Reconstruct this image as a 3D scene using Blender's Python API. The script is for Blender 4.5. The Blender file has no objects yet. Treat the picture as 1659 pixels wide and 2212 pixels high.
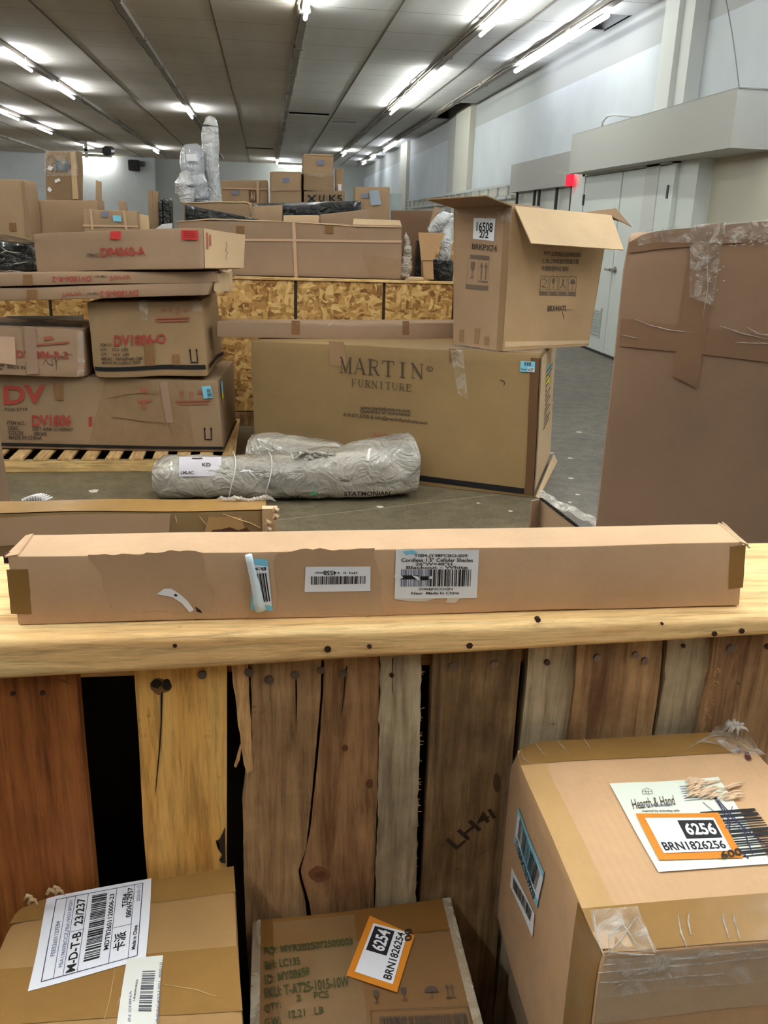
import bpy, bmesh, math, random
from mathutils import Vector, Matrix, noise
random.seed(7)
SC = bpy.context.scene
COL = SC.collection
# ------------------------------------------------------------ camera
CAM = Vector((0, 0, 1.5)); F = 1850.; CX, CY = 829.5, 1106.
yaw, pit, rol = math.radians(8.06), math.radians(18.4), math.radians(1.9)
fw = Vector((math.sin(yaw)*math.cos(pit), math.cos(yaw)*math.cos(pit), -math.sin(pit)))
r0 = fw.cross(Vector((0, 0, 1))).normalized(); u0 = r0.cross(fw)
up = math.cos(rol)*u0 - math.sin(rol)*r0; rt = math.cos(rol)*r0 + math.sin(rol)*u0
cd = bpy.data.cameras.new('camera'); cam = bpy.data.objects.new('camera', cd); COL.objects.link(cam)
m = Matrix((rt, up, -fw)).transposed().to_4x4(); m.translation = CAM; cam.matrix_world = m
cd.sensor_fit = 'VERTICAL'; cd.sensor_height = 36.; cd.lens = 36.*F/2212.; cd.clip_start = .02; cd.clip_end = 200
SC.camera = cam
# ------------------------------------------------------------ world, exposure
w = bpy.data.worlds.new('world'); SC.world = w; w.use_nodes = True
w.node_tree.nodes['Background'].inputs[0].default_value = (.8, .9, 1, 1)
w.node_tree.nodes['Background'].inputs[1].default_value = .02
SC.view_settings.view_transform = 'Standard'; SC.view_settings.look = 'None'
SC.view_settings.gamma = 1; SC.view_settings.use_curve_mapping = False
SC.view_settings.exposure = 0.66
SC.cycles.diffuse_bounces = 8; SC.cycles.max_bounces = 14
TUBE = 34.0
LIGHTS = {  # row x : list of (y0, y1) lit tubes; unseen ones near the camera are added as fill
    4.02: [(2.2, 4.4), (5.6, 7.6), (11.0, 12.35), (12.45, 13.55), (13.65, 14.95), (28.5, 31.3), (33.8, 35.2), (37.0, 38.2)],
    2.85: [(-2.6, -.3), (.9, 3.3), (4.6, 7.0), (9.6, 12.5), (15.9, 18.4), (18.5, 21.2), (32.8, 34.2)],
    .52: [(.2, 2.5), (2.6, 5.0), (10.0, 12.2), (39.0, 40.4)],
    -1.8: [(-2.4, 0.), (.6, 3.0), (4.4, 6.8), (22.6, 24.0)],
    -4.12: [(1.0, 3.4), (7.0, 9.4), (16.1, 17.7), (19.6, 21.3), (35.5, 37.0)],
    -9.0: [(2, 4.4), (7, 9.4), (14, 16.4), (20, 22.4), (26, 28.4)], -11.4: [(2, 4.4), (9, 11.4), (22, 24.4), (28, 30.4), (35, 37.4)], -14.0: [(24, 26.4), (30, 32.4), (36, 38.4)],  # unseen rows left of view, added to brighten the far wall
    -6.62: [(1, 3.4), (5, 7.4), (13, 15.4), (24.9, 26.5), (28.6, 30.3), (35.4, 37.2)],
}
# ------------------------------------------------------------ pixel helpers (1659 x 2212 photograph)
def ray(x, y): return fw + rt*((x-CX)/F) - up*((y-CY)/F)
def at(x, y, Y=None, Z=None, X=None):
    d = ray(x, y)
    t = Y/d.y if Y is not None else (Z-CAM.z)/d.z if Z is not None else X/d.x
    return CAM + d*t
def P3(v): return at(v[0], v[1], Y=v[2]) if len(v) == 3 else Vector(v[1:])
# ------------------------------------------------------------ materials
def lin(c): return tuple(((v/255)/12.92 if v/255 <= .04045 else ((v/255+.055)/1.055)**2.4) for v in c) + (1,)
MC = {}
class NT:
    def __init__(s, name):
        s.m = bpy.data.materials.new(name); s.m.use_nodes = True; s.t = s.m.node_tree
        s.b = s.t.nodes['Principled BSDF']; s.out = s.t.nodes['Material Output']
    def n(s, t, **k):
        q = s.t.nodes.new(t)
        for a, v in k.items():
            if a in q.inputs: q.inputs[a].default_value = v
            else: setattr(q, a, v)
        return q
    def l(s, a, b): s.t.links.new(a, b)
    def coord(s, scale=(1, 1, 1), kind='Object'):
        tc = s.n('ShaderNodeTexCoord'); mp = s.n('ShaderNodeMapping'); mp.inputs['Scale'].default_value = scale
        s.l(tc.outputs[kind], mp.inputs[0]); return mp.outputs[0]
    def noise(s, co, sc, det=4, rough=.55, dist=0):
        q = s.n('ShaderNodeTexNoise'); q.inputs['Scale'].default_value = sc; q.inputs['Detail'].default_value = det
        q.inputs['Roughness'].default_value = rough; q.inputs['Distortion'].default_value = dist
        s.l(co, q.inputs['Vector']); return q.outputs['Fac']
    def ramp(s, f, stops):
        q = s.n('ShaderNodeValToRGB'); e = q.color_ramp.elements
        while len(e) < len(stops): e.new(.5)
        for i, (p, c) in enumerate(stops): e[i].position = p; e[i].color = c if len(c) == 4 else lin(c)
        s.l(f, q.inputs[0]); return q.outputs[0]
    def mix(s, f, a, b, mode='MIX'):
        q = s.n('ShaderNodeMix', data_type='RGBA', blend_type=mode)
        if isinstance(f, float): q.inputs[0].default_value = f
        else: s.l(f, q.inputs[0])
        for i, v in ((6, a), (7, b)):
            if isinstance(v, tuple): q.inputs[i].default_value = v if len(v) == 4 else lin(v)
            else: s.l(v, q.inputs[i])
        return q.outputs[2]
    def bump(s, h, st, d=.002):
        q = s.n('ShaderNodeBump'); q.inputs['Strength'].default_value = st; q.inputs['Distance'].default_value = d
        s.l(h, q.inputs['Height']); s.l(q.outputs[0], s.b.inputs['Normal'])
    def set(s, rough=.7, spec=.3, metal=0):
        s.b.inputs['Roughness'].default_value = rough; s.b.inputs['Specular IOR Level'].default_value = spec
        s.b.inputs['Metallic'].default_value = metal
def plain(name, c, rough=.6, spec=.3, metal=0):
    if name in MC: return MC[name]
    q = NT(name); q.b.inputs['Base Color'].default_value = lin(c); q.set(rough, spec, metal); MC[name] = q.m; return q.m
def card(name, c, sc=1., rough=.72, spec=.25, flute=0):
    if name in MC: return MC[name]
    g_ = sum(c)/3; c = tuple(g_+(v-g_)*(.84 if sc > 1.5 else .93) for v in c)
    q = NT(name); co = q.coord()
    big = q.noise(co, 2.3/sc, 5, .6); fine = q.noise(co, 160/sc, 3, .7)
    d = tuple(v*.86 for v in c); b = tuple(min(255, v*1.07) for v in c)
    col = q.mix(fine, q.ramp(big, [(.3, d), (.7, b)]), q.ramp(big, [(.3, tuple(v*.92 for v in c)), (.7, tuple(min(255, v*1.13) for v in c))]))
    q.l(col, q.b.inputs['Base Color']); q.set(rough, spec)
    h = q.noise(co, 9/sc, 4, .6)
    if flute:
        wv = q.n('ShaderNodeTexWave', bands_direction='X' if flute == 1 else 'Z'); wv.inputs['Scale'].default_value = 38/sc; wv.inputs['Distortion'].default_value = .6
        q.l(co, wv.inputs['Vector']); ad = q.n('ShaderNodeMath', operation='MULTIPLY_ADD'); q.l(wv.outputs['Fac'], ad.inputs[0]); ad.inputs[1].default_value = .12
        q.l(h, ad.inputs[2]); h = ad.outputs[0]
    q.bump(h, .35, .004*sc); MC[name] = q.m; return q.m
def film(name, amt=.35, tint=(246, 238, 226), rough=.16, sc=30., base=.10):
    """clear stretch film / glossy tape: mostly see through, catching light on its wrinkles"""
    if name in MC: return MC[name]
    q = NT(name); co = q.coord(); nz = q.noise(co, sc, 6, .65, 1.2)
    q.b.inputs['Base Color'].default_value = lin(tint); q.set(rough, .9); q.bump(nz, .9, .012)
    tr = q.n('ShaderNodeBsdfTransparent'); mx = q.n('ShaderNodeMixShader')
    k = q.n('ShaderNodeMapRange'); k.inputs['From Min'].default_value = .45; k.inputs['From Max'].default_value = .72
    k.inputs['To Min'].default_value = base; k.inputs['To Max'].default_value = amt+base
    q.l(nz, k.inputs['Value']); q.l(k.outputs[0], mx.inputs[0]); q.l(tr.outputs[0], mx.inputs[1]); q.l(q.b.outputs[0], mx.inputs[2])
    q.l(mx.outputs[0], q.out.inputs[0]); MC[name] = q.m; return q.m
def wood(name, c1, c2, c3, axis='Z', sc=1., rough=.7, stain=.5):
    if name in MC: return MC[name]
    c1, c2, c3 = [tuple(min(250, v*1.13+4) for v in c) for c in (c1, c2, c3)]
    q = NT(name); s = {'Z': (1, 1, .07), 'X': (.07, 1, 1), 'Y': (1, .07, 1)}[axis]
    co = q.coord(tuple(v*sc for v in s)); raw = q.coord((sc, sc, sc))
    g1 = q.noise(co, 26, 6, .65, 1.5); g2 = q.noise(co, 130, 4, .7, .4); bl = q.noise(raw, 6, 5, .65)
    dk = q.noise(raw, 14, 6, .75, 1)
    base = q.ramp(g1, [(.32, c3), (.47, c1), (.7, c2)])
    lines = q.ramp(g2, [(.35, (150, 140, 130)), (.55, (255, 255, 255))])
    col = q.mix(.55, base, lines, 'MULTIPLY')
    col = q.mix(stain, col, q.ramp(bl, [(.35, (120, 100, 80)), (.6, (255, 255, 255))]), 'MULTIPLY')
    col = q.mix(.8, col, q.ramp(dk, [(.28, (70, 55, 45)), (.36, (255, 255, 255))]), 'MULTIPLY')
    q.l(col, q.b.inputs['Base Color']); q.set(rough, .25)
    ad = q.n('ShaderNodeMath', operation='ADD'); q.l(g1, ad.inputs[0]); q.l(g2, ad.inputs[1]); q.bump(ad.outputs[0], .5, .002)
    MC[name] = q.m; return q.m
def osb(name):
    if name in MC: return MC[name]
    q = NT(name); tc = q.coord((1, 1, 1)); wv = q.noise(tc, 5, 3); 
    vm = q.n('ShaderNodeVectorMath', operation='MULTIPLY_ADD'); cmb = q.n('ShaderNodeCombineXYZ')
    q.l(wv, cmb.inputs[0]); q.l(wv, cmb.inputs[2]); q.l(cmb.outputs[0], vm.inputs[0]); vm.inputs[1].default_value = (.1, .1, .1); q.l(tc, vm.inputs[2])
    cols = []
    for i, (sx, sz, r) in enumerate(((11, 44, .5), (42, 10, 1.1), (20, 34, 2.4))):
        mp = q.n('ShaderNodeMapping'); mp.inputs['Rotation'].default_value = (0, r, 0); mp.inputs['Scale'].default_value = (sx, 6, sz); q.l(vm.outputs[0], mp.inputs[0])
        v = q.n('ShaderNodeTexVoronoi'); v.inputs['Scale'].default_value = 1.; q.l(mp.outputs[0], v.inputs['Vector'])
        sp = q.n('ShaderNodeSeparateColor'); q.l(v.outputs['Color'], sp.inputs[0])
        cols.append(q.ramp(sp.outputs[0], [(0, (122, 84, 42)), (.3, (170, 124, 66)), (.65, (200, 156, 92)), (1, (226, 190, 128))]))
    pick = q.noise(tc, 17, 2); q2 = q.noise(tc, 13, 3)
    a = q.mix(q.ramp(pick, [(.47, (0, 0, 0)), (.53, (255, 255, 255))]), cols[0], cols[1])
    a = q.mix(q.ramp(q2, [(.5, (0, 0, 0)), (.56, (255, 255, 255))]), a, cols[2])
    q.l(a, q.b.inputs['Base Color']); q.set(.6, .3); q.bump(pick, .3); MC[name] = q.m; return q.m
def emis(name, c, st):
    if name in MC: return MC[name]
    q = NT(name); e = q.n('ShaderNodeEmission'); e.inputs[0].default_value = lin(c); e.inputs[1].default_value = st
    q.l(e.outputs[0], q.out.inputs[0]); MC[name] = q.m; return q.m
def plast(name, c, sc=25, rough=.28, spec=.6, st=.8, dark=.75):
    if name in MC: return MC[name]
    q = NT(name); co = q.coord((1, 1, 1)); a = q.noise(co, sc, 3, .5, 2.2); b = q.noise(q.coord((.35, 1, 1)), sc*.35, 3, .5, 2)
    q.l(q.ramp(b, [(.35, tuple(v*dark for v in c)), (.6, c)]), q.b.inputs['Base Color']); q.set(rough, spec)
    q.b.inputs['Coat Weight'].default_value = .8; q.b.inputs['Coat Roughness'].default_value = .08
    ad = q.n('ShaderNodeMath', operation='ADD'); q.l(a, ad.inputs[0]); q.l(b, ad.inputs[1]); q.bump(ad.outputs[0], st, .05); MC[name] = q.m; return q.m
CB = dict(
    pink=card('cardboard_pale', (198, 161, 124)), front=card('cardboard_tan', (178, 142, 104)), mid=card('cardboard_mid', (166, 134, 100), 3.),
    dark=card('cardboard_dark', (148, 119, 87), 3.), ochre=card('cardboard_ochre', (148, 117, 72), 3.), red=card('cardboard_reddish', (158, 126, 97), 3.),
    light=card('cardboard_light', (206, 172, 130), 3.), inner=card('cardboard_inner', (196, 160, 122), 3.), flute=card('cardboard_fluted', (196, 156, 114), 1., flute=1),
    near=card('cardboard_brown', (158, 120, 72), 1.))
TAPE = card('packing_tape_near', (146, 108, 56), 1., .22, .5); TAPEF = card('packing_tape_far', (148, 114, 76), 3., .25, .5)
TAPED = card('packing_tape_dark', (136, 96, 58), 3., .25, .5)
FILM = film('clear_film', .55, sc=34.); FILMF = film('clear_film_far', .45, sc=14., base=.06)
CREASE = film('film_crease_clear', .35, (240, 228, 214), .2, 60., .4)
BLK = plain('black_ink', (28, 26, 28), .6); INK = plain('faded_black_ink', (74, 60, 48), .7); RED = plain('red_ink', (160, 66, 54), .7)
REDF = plain('faded_red_ink', (160, 92, 70), .7); WHT = plain('white_paper', (236, 238, 244), .45); BLU = plain('light_blue_paper', (128, 200, 226), .4)
YEL = plain('yellow_paper', (236, 226, 30), .5); ORG = plain('orange_paper', (206, 128, 36), .4); CREAM = plain('cream_paper', (226, 232, 216), .4)
GRN = plain('green_ink', (58, 60, 22), .7); GREYI = plain('grey_ink', (120, 126, 150), .6); DKB = plain('dark_gap', (22, 18, 14), .9)
NAIL = plain('rusty_nail', (72, 50, 38), .5, .5, .6); NAILG = plain('steel_nail', (120, 104, 92), .45, .5, .7)
# ------------------------------------------------------------ objects
def tag(o, label, cat, group=None, kind=None):
    if label: o['label'] = label
    if cat: o['category'] = cat
    if group: o['group'] = group
    if kind: o['kind'] = kind
    return o
def mesh(name, bm, mats, parent=None, loc=None, smooth=False):
    """links a bmesh (world coordinates) as one object whose origin is loc"""
    loc = Vector(loc) if loc is not None else (parent.location.copy() if parent else Vector())
    if parent and None is None: pass
    root = parent
    tot = Vector(ORIG.get(parent.name, (0, 0, 0))) if parent else loc
    bmesh.ops.translate(bm, verts=bm.verts, vec=-tot)
    me = bpy.data.meshes.new(name); bm.to_mesh(me); bm.free()
    for q in (mats if isinstance(mats, (list, tuple)) else [mats]): me.materials.append(q)
    if smooth:
        for p in me.polygons: p.use_smooth = True
    o = bpy.data.objects.new(name, me); COL.objects.link(o)
    if parent: o.parent = parent
    else: o.location = tot
    ORIG[o.name] = tuple(tot); return o
ORIG = {}
def empty(name, loc, label, cat, group=None):
    o = bpy.data.objects.new(name, None); COL.objects.link(o); o.location = loc; ORIG[o.name] = tuple(loc); o.empty_display_size = .05
    return tag(o, label, cat, group)
def boxbm(lo, hi, bm=None, bev=0):
    bm = bm or bmesh.new(); n0 = len(bm.verts)
    v = [bm.verts.new((x, y, z)) for z in (lo[2], hi[2]) for x, y in ((lo[0], lo[1]), (hi[0], lo[1]), (hi[0], hi[1]), (lo[0], hi[1]))]
    fs = [bm.faces.new([v[i] for i in f]) for f in ((0, 3, 2, 1), (4, 5, 6, 7), (0, 1, 5, 4), (1, 2, 6, 5), (2, 3, 7, 6), (3, 0, 4, 7))]
    if bev: bmesh.ops.bevel(bm, geom=list({e for f in fs for e in f.edges}), offset=bev, segments=2, affect='EDGES')
    return bm
def bar(bm, a, b, r, seg=6):
    a, b = Vector(a), Vector(b); d = (b-a).normalized(); x = d.orthogonal().normalized(); y = d.cross(x)
    ra = []
    for p in (a, b): ra.append([bm.verts.new(p + x*r*math.cos(t*2*math.pi/seg) + y*r*math.sin(t*2*math.pi/seg)) for t in range(seg)])
    for i in range(seg): j = (i+1) % seg; bm.faces.new((ra[0][i], ra[0][j], ra[1][j], ra[1][i]))
    bm.faces.new(ra[0][::-1]); bm.faces.new(ra[1]); return bm
def slab(pts, th, bm=None):
    """solid sheet: quad or polygon pts, thickness th behind its face"""
    bm = bm or bmesh.new(); pts = [Vector(p) for p in pts]; n = (pts[1]-pts[0]).cross(pts[2]-pts[0]).normalized()
    a = [bm.verts.new(p) for p in pts]; b = [bm.verts.new(p-n*th) for p in pts]
    bm.faces.new(a); bm.faces.new(b[::-1])
    for i in range(len(pts)): j = (i+1) % len(pts); bm.faces.new((a[i], b[i], b[j], a[j]))
    return bm
def tube(bm, path, rad, seg=16, wr=0., fr=6., sq=1., seed=0):
    path = [Vector(p) for p in path]; rings = []
    for i, p in enumerate(path):
        d = (path[min(i+1, len(path)-1)]-path[max(i-1, 0)]).normalized(); x = d.cross(Vector((0, 0, 1)))
        x = x.normalized() if x.length > .05 else Vector((1, 0, 0)); y = x.cross(d); rr = rad[i]; ring = []
        for t in range(seg):
            a = t*2*math.pi/seg; c, s = math.cos(a), math.sin(a)
            k = rr/((abs(c)**(2*sq)+abs(s)**(2*sq))**(1/(2*sq)))
            q = p + (x*c+y*s)*k
            q += (x*c+y*s)*wr*noise.noise((q+Vector((seed, 0, 0)))*fr)
            ring.append(bm.verts.new(q))
        rings.append(ring)
    for a, b in zip(rings, rings[1:]):
        for i in range(seg): j = (i+1) % seg; bm.faces.new((a[i], a[j], b[j], b[i]))
    bm.faces.new(rings[0][::-1]); bm.faces.new(rings[-1]); return bm
def resamp(pts, rad, n):
    out, ro = [], []
    for i in range(n+1):
        t = i/n*(len(pts)-1); k = min(int(t), len(pts)-2); f = t-k; f2 = f
        out.append(Vector(pts[k]).lerp(Vector(pts[k+1]), f2)); s = f*f*(3-2*f); ro.append(rad[k]*(1-s)+rad[k+1]*s)
    return out, ro
FACES = {'F': (0, 1, 5, 4), 'R': (1, 2, 6, 5), 'L': (3, 0, 4, 7), 'T': (4, 5, 6, 7), 'B': (2, 3, 7, 6), 'D': (3, 2, 1, 0)}
def hitq(q, x, y):
    """point of the (possibly twisted) four-cornered face q seen at pixel x, y"""
    a, b, c, d = q; D = ray(x, y); n = (b-a).cross(d-a); t = (a-CAM).dot(n)/D.dot(n); P = CAM+D*t
    U, V = b-a, d-a; u = (P-a).dot(U)/U.dot(U); v = (P-a).dot(V)/V.dot(V)
    for _ in range(12):
        S = a.lerp(b, u).lerp(d.lerp(c, u), v); su = (b-a).lerp(c-d, v); sv = (d-a).lerp(c-b, u)
        E_ = CAM+D*t-S; M = Matrix((su, sv, -D)).transposed()
        try: dx = M.inverted() @ E_
        except Exception: break
        u += dx[0]; v += dx[1]; t += dx[2]
    return CAM+D*t
class Box:
    """carton: eight corners (front bl br, back br bl, the same on top), edges rounded, faces gently dented"""
    def __init__(s, name, c8, mat, label=None, cat='box', group=None, amp=.003, bev=.006, div=8, crush=(), parent=None, fr=None):
        s.c = [Vector(v) for v in c8]; s.amp = amp; s.seed = random.random()*50; s.crush = crush
        s.size = max((s.c[1]-s.c[0]).length, (s.c[4]-s.c[0]).length); s.fr = fr or 2.2/s.size
        bm = bmesh.new(); v = [bm.verts.new(p) for p in s.c]
        for f in ((3, 2, 1, 0), (4, 5, 6, 7), (0, 1, 5, 4), (1, 2, 6, 5), (2, 3, 7, 6), (3, 0, 4, 7)): bm.faces.new([v[i] for i in f])
        bmesh.ops.bevel(bm, geom=list(bm.edges), offset=bev, segments=2, profile=.6, affect='EDGES')
        L = sorted(bm.edges, key=lambda e: -e.calc_length())
        for _ in range(3):
            lim = s.size/div
            es = [e for e in bm.edges if e.calc_length() > lim*1.5]
            if not es: break
            cut = {}
            bmesh.ops.subdivide_edges(bm, edges=es, cuts=max(1, min(6, int(round(es[0].calc_length()/lim/1.5)))), use_grid_fill=True)
        for q in bm.verts: q.co = q.co + s.disp(q.co)
        org = (s.c[0]+s.c[1]+s.c[2]+s.c[3])/4
        s.o = mesh(name, bm, mat, parent, org, True)
        try: s.o.data.set_sharp_from_angle(angle=math.radians(35))
        except Exception: pass
        tag(s.o, label, cat if not parent else None, group)
    def disp(s, p):
        q = p*s.fr + Vector((s.seed, s.seed*.7, 0))
        d = Vector((noise.noise(q), noise.noise(q+Vector((9, 3, 1))), noise.noise(q+Vector((3, 7, 5)))))*s.amp
        for ci, amt, rad in s.crush:
            k = (p-s.c[ci]).length/rad
            if k < 1: d += (sum(s.c, Vector())/8-s.c[ci]).normalized()*amt*(1-k)**2*(1+.6*noise.noise(p*60))
        return d
    def quad(s, f): return [s.c[i] for i in FACES[f]]
    def N(s, f): a, b, c, d = s.quad(f); return (b-a).cross(d-a).normalized()
    def hit(s, f, x, y): return hitq(s.quad(f), x, y)
    def hits(s, f, pts): return [s.hit(f, *p) for p in pts]
    def uv(s, f, u, v): a, b, c, d = s.quad(f); return (a.lerp(b, u)).lerp(d.lerp(c, u), v)
    def uvs(s, f, u0, v0, u1, v1): return [s.uv(f, u0, v0), s.uv(f, u1, v0), s.uv(f, u1, v1), s.uv(f, u0, v1)]
    def sheet(s, name, q, f, mat, off=.0015, n=8, wr=0, label=None, jag=0, parent=None, smooth=True):
        """flat sticker / tape / film lying on face f, q its four corners"""
        bm = bmesh.new(); N = s.N(f); g = []
        for j in range(n+1):
            row = []
            for i in range(n+1):
                p = q[0].lerp(q[1], i/n).lerp(q[3].lerp(q[2], i/n), j/n)
                if jag and j in (0, n): p += (q[3]-q[0]).normalized()*jag*noise.noise(p*90)*(1 if j else -1)
                if jag and i in (0, n): p += (q[1]-q[0]).normalized()*jag*noise.noise(p*90)*(1 if i else -1)
                row.append(bm.verts.new(p + s.disp(p) + N*(off + wr*abs(noise.noise(p*28)))))
            g.append(row)
        for j in range(n):
            for i in range(n): bm.faces.new((g[j][i], g[j][i+1], g[j+1][i+1], g[j+1][i]))
        o = mesh(name, bm, mat, parent or s.o, smooth=smooth)
        if label: o['label'] = label
        return o
    def poly(s, name, pts, f, mat, off=.0018, th=.0003, parent=None, label=None):
        N = s.N(f); bm = bmesh.new(); P = [p + s.disp(p) + N*off for p in pts]
        if (P[1]-P[0]).cross(P[2]-P[1]).dot(N) < 0 and len(P) == 4: P = P[::-1]
        vs = [bm.verts.new(p) for p in P]; bm.faces.new(vs); 
        o = mesh(name, bm, mat, parent or s.o)
        if label: o['label'] = label
        return o
    def band(s, faces, lo, hi, along='u', mat=None, off=.001, name='packing_tape', n=10, label=None, ext=1.):
        """tape over several faces joined as one part; along 'u': constant v between lo and hi"""
        bm = bmesh.new()
        for f, a0, a1 in faces:
            N = s.N(f); g = []
            for j in range(3):
                row = []
                for i in range(n+1):
                    w_ = a0+(a1-a0)*i/n; x = lo+(hi-lo)*j/2
                    p = s.uv(f, w_, x) if along == 'u' else s.uv(f, x, w_)
                    row.append(bm.verts.new(p+s.disp(p)+N*off))
                g.append(row)
            for j in range(2):
                for i in range(n):
                    q = (g[j][i], g[j][i+1], g[j+1][i+1], g[j+1][i]); bm.faces.new(q if along == 'u' else q[::-1])
        o = mesh(name, bm, mat or TAPEF, s.o, smooth=True)
        if label: o['label'] = label
        return o
    def pr(s, q, f, items, mat, off=.0025, name='printed_text', parent=None, label=None):
        return prt(name, q, s.N(f), items, mat, parent or s.o, off, s.disp, label)
    def creases(s, f, lines, wdt=.002, off=.004, mat=None, name='film_crease'):
        bm = bmesh.new(); N = s.N(f)
        for ln in lines:
            pts = [s.hit(f, *p) for p in ln]; pts = [p+s.disp(p)+N*off*.5 for p in pts]
            pp, _ = resamp(pts, [1]*len(pts), max(6, len(pts)*3))
            k = [p + Vector((noise.noise(p*70), noise.noise(p*60+Vector((5, 5, 5))), noise.noise(p*50)))*wdt for p in pp]
            tube(bm, k, [wdt*(.25+.75*math.sin(math.pi*(i+.6)/(len(k)+.2))) for i in range(len(k))], 5)
        return mesh(name, bm, mat or CREASE, s.o, smooth=True)
def hx(fbl, fbr, ftr, ftl, dep):
    a = [P3(v) for v in (fbl, fbr, ftr, ftl)]
    dep = Vector(dep)
    if dep.y == 0 and dep.x == 0:  # perpendicular to the front, length dep.z
        u = (a[1]-a[0]); u.z = 0; u.normalize(); dep = Vector((-u.y, u.x, 0))*dep.z
    return [a[0], a[1], a[1]+dep, a[0]+dep, a[3], a[2], a[2]+dep, a[3]+dep]
def gx(P, Q, d, h):
    """upright box from its front bottom corners, depth d and height h"""
    P, Q = Vector(P), Vector(Q); u = Q-P; u.z = 0; u.normalize(); n = Vector((-u.y, u.x, 0))*d; H = Vector((0, 0, h))
    return [P, Q, Q+n, P+n, P+H, Q+H, Q+n+H, P+n+H]
# ------------------------------------------------------------ printing
TC = {}
def textpolys(st):
    if st not in TC:
        cu = bpy.data.curves.new('t', 'FONT'); cu.body = st.lstrip('/~'); cu.resolution_u = 3; cu.offset = .004 if st[0] == '/' else .03 if st[0] == '~' else .02; cu.shear = .35 if st[0] == '/' else 0; o = bpy.data.objects.new('t', cu)
        me = bpy.data.meshes.new_from_object(o); vs = [v.co.copy() for v in me.vertices]; fs = [tuple(p.vertices) for p in me.polygons]
        x0, x1 = min(v.x for v in vs), max(v.x for v in vs); y0, y1 = min(v.y for v in vs), max(v.y for v in vs)
        TC[st] = ([((v.x-x0)/(x1-x0), (v.y-y0)/(y1-y0)) for v in vs], fs); bpy.data.objects.remove(o); bpy.data.meshes.remove(me)
    return TC[st]
def stroke(pts, w_, asp=1.):
    out = []
    for (x0, y0), (x1, y1) in zip(pts, pts[1:]):
        dx, dy = (x1-x0)*asp, y1-y0; L = math.hypot(dx, dy) or 1; nx, ny = -dy/L*w_/2, dx/L*w_/2; ex, ey = dx/L*w_*.3, dy/L*w_*.3
        out.append([((x0*asp-ex+nx)/asp, y0-ey+ny), ((x0*asp-ex-nx)/asp, y0-ey-ny), ((x1*asp+ex-nx)/asp, y1+ey-ny), ((x1*asp+ex+nx)/asp, y1+ey+ny)])
    return out
SER = {  # serif capitals in a unit cell: (points, weight)
    'M': [([(.12, 0), (.12, 1)], .05), ([(.12, 1), (.48, .05)], .13), ([(.48, .05), (.84, 1)], .05), ([(.86, 1), (.86, 0)], .13), ([(0, 0), (.24, 0)], .05), ([(.72, 0), (1, 0)], .05), ([(0, 1), (.16, 1)], .05), ([(.84, 1), (1, 1)], .05)],
    'A': [([(.1, 0), (.48, 1)], .05), ([(.48, 1), (.86, 0)], .14), ([(.26, .36), (.7, .36)], .05), ([(0, 0), (.24, 0)], .05), ([(.7, 0), (1, 0)], .05)],
    'R': [([(.2, 0), (.2, 1)], .14), ([(.05, 1), (.6, 1), (.76, .9), (.78, .72), (.7, .56), (.55, .5), (.2, .5)], .06), ([(.5, .5), (.85, 0)], .13), ([(.05, 0), (.4, 0)], .05), ([(.8, 0), (.98, 0)], .05)],
    'T': [([(.5, 0), (.5, 1)], .14), ([(.04, 1), (.96, 1)], .06), ([(.04, 1), (.04, .78)], .05), ([(.96, 1), (.96, .78)], .05), ([(.3, 0), (.7, 0)], .05)],
    'I': [([(.5, 0), (.5, 1)], .15), ([(.28, 0), (.72, 0)], .05), ([(.28, 1), (.72, 1)], .05)],
    'N': [([(.16, 0), (.16, 1)], .05), ([(.14, 1), (.86, .02)], .14), ([(.86, 0), (.86, 1)], .05), ([(.02, 0), (.3, 0)], .05), ([(.72, 1), (1, 1)], .05), ([(0, 1), (.16, 1)], .05)],
    'F': [([(.2, 0), (.2, 1)], .14), ([(.05, 1), (.86, 1), (.88, .76)], .06), ([(.2, .52), (.62, .52)], .06), ([(.62, .4), (.62, .64)], .05), ([(.05, 0), (.4, 0)], .05)],
    'U': [([(.18, 1), (.18, .25), (.32, .04), (.52, 0), (.72, .06), (.82, .25), (.82, 1)], .07), ([(.02, 1), (.34, 1)], .05), ([(.7, 1), (.96, 1)], .05), ([(.17, 1), (.17, .28)], .14)],
    'E': [([(.2, 0), (.2, 1)], .14), ([(.05, 1), (.82, 1), (.84, .78)], .06), ([(.2, .52), (.62, .52)], .06), ([(.05, 0), (.84, 0), (.88, .24)], .06)],
}
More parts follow.
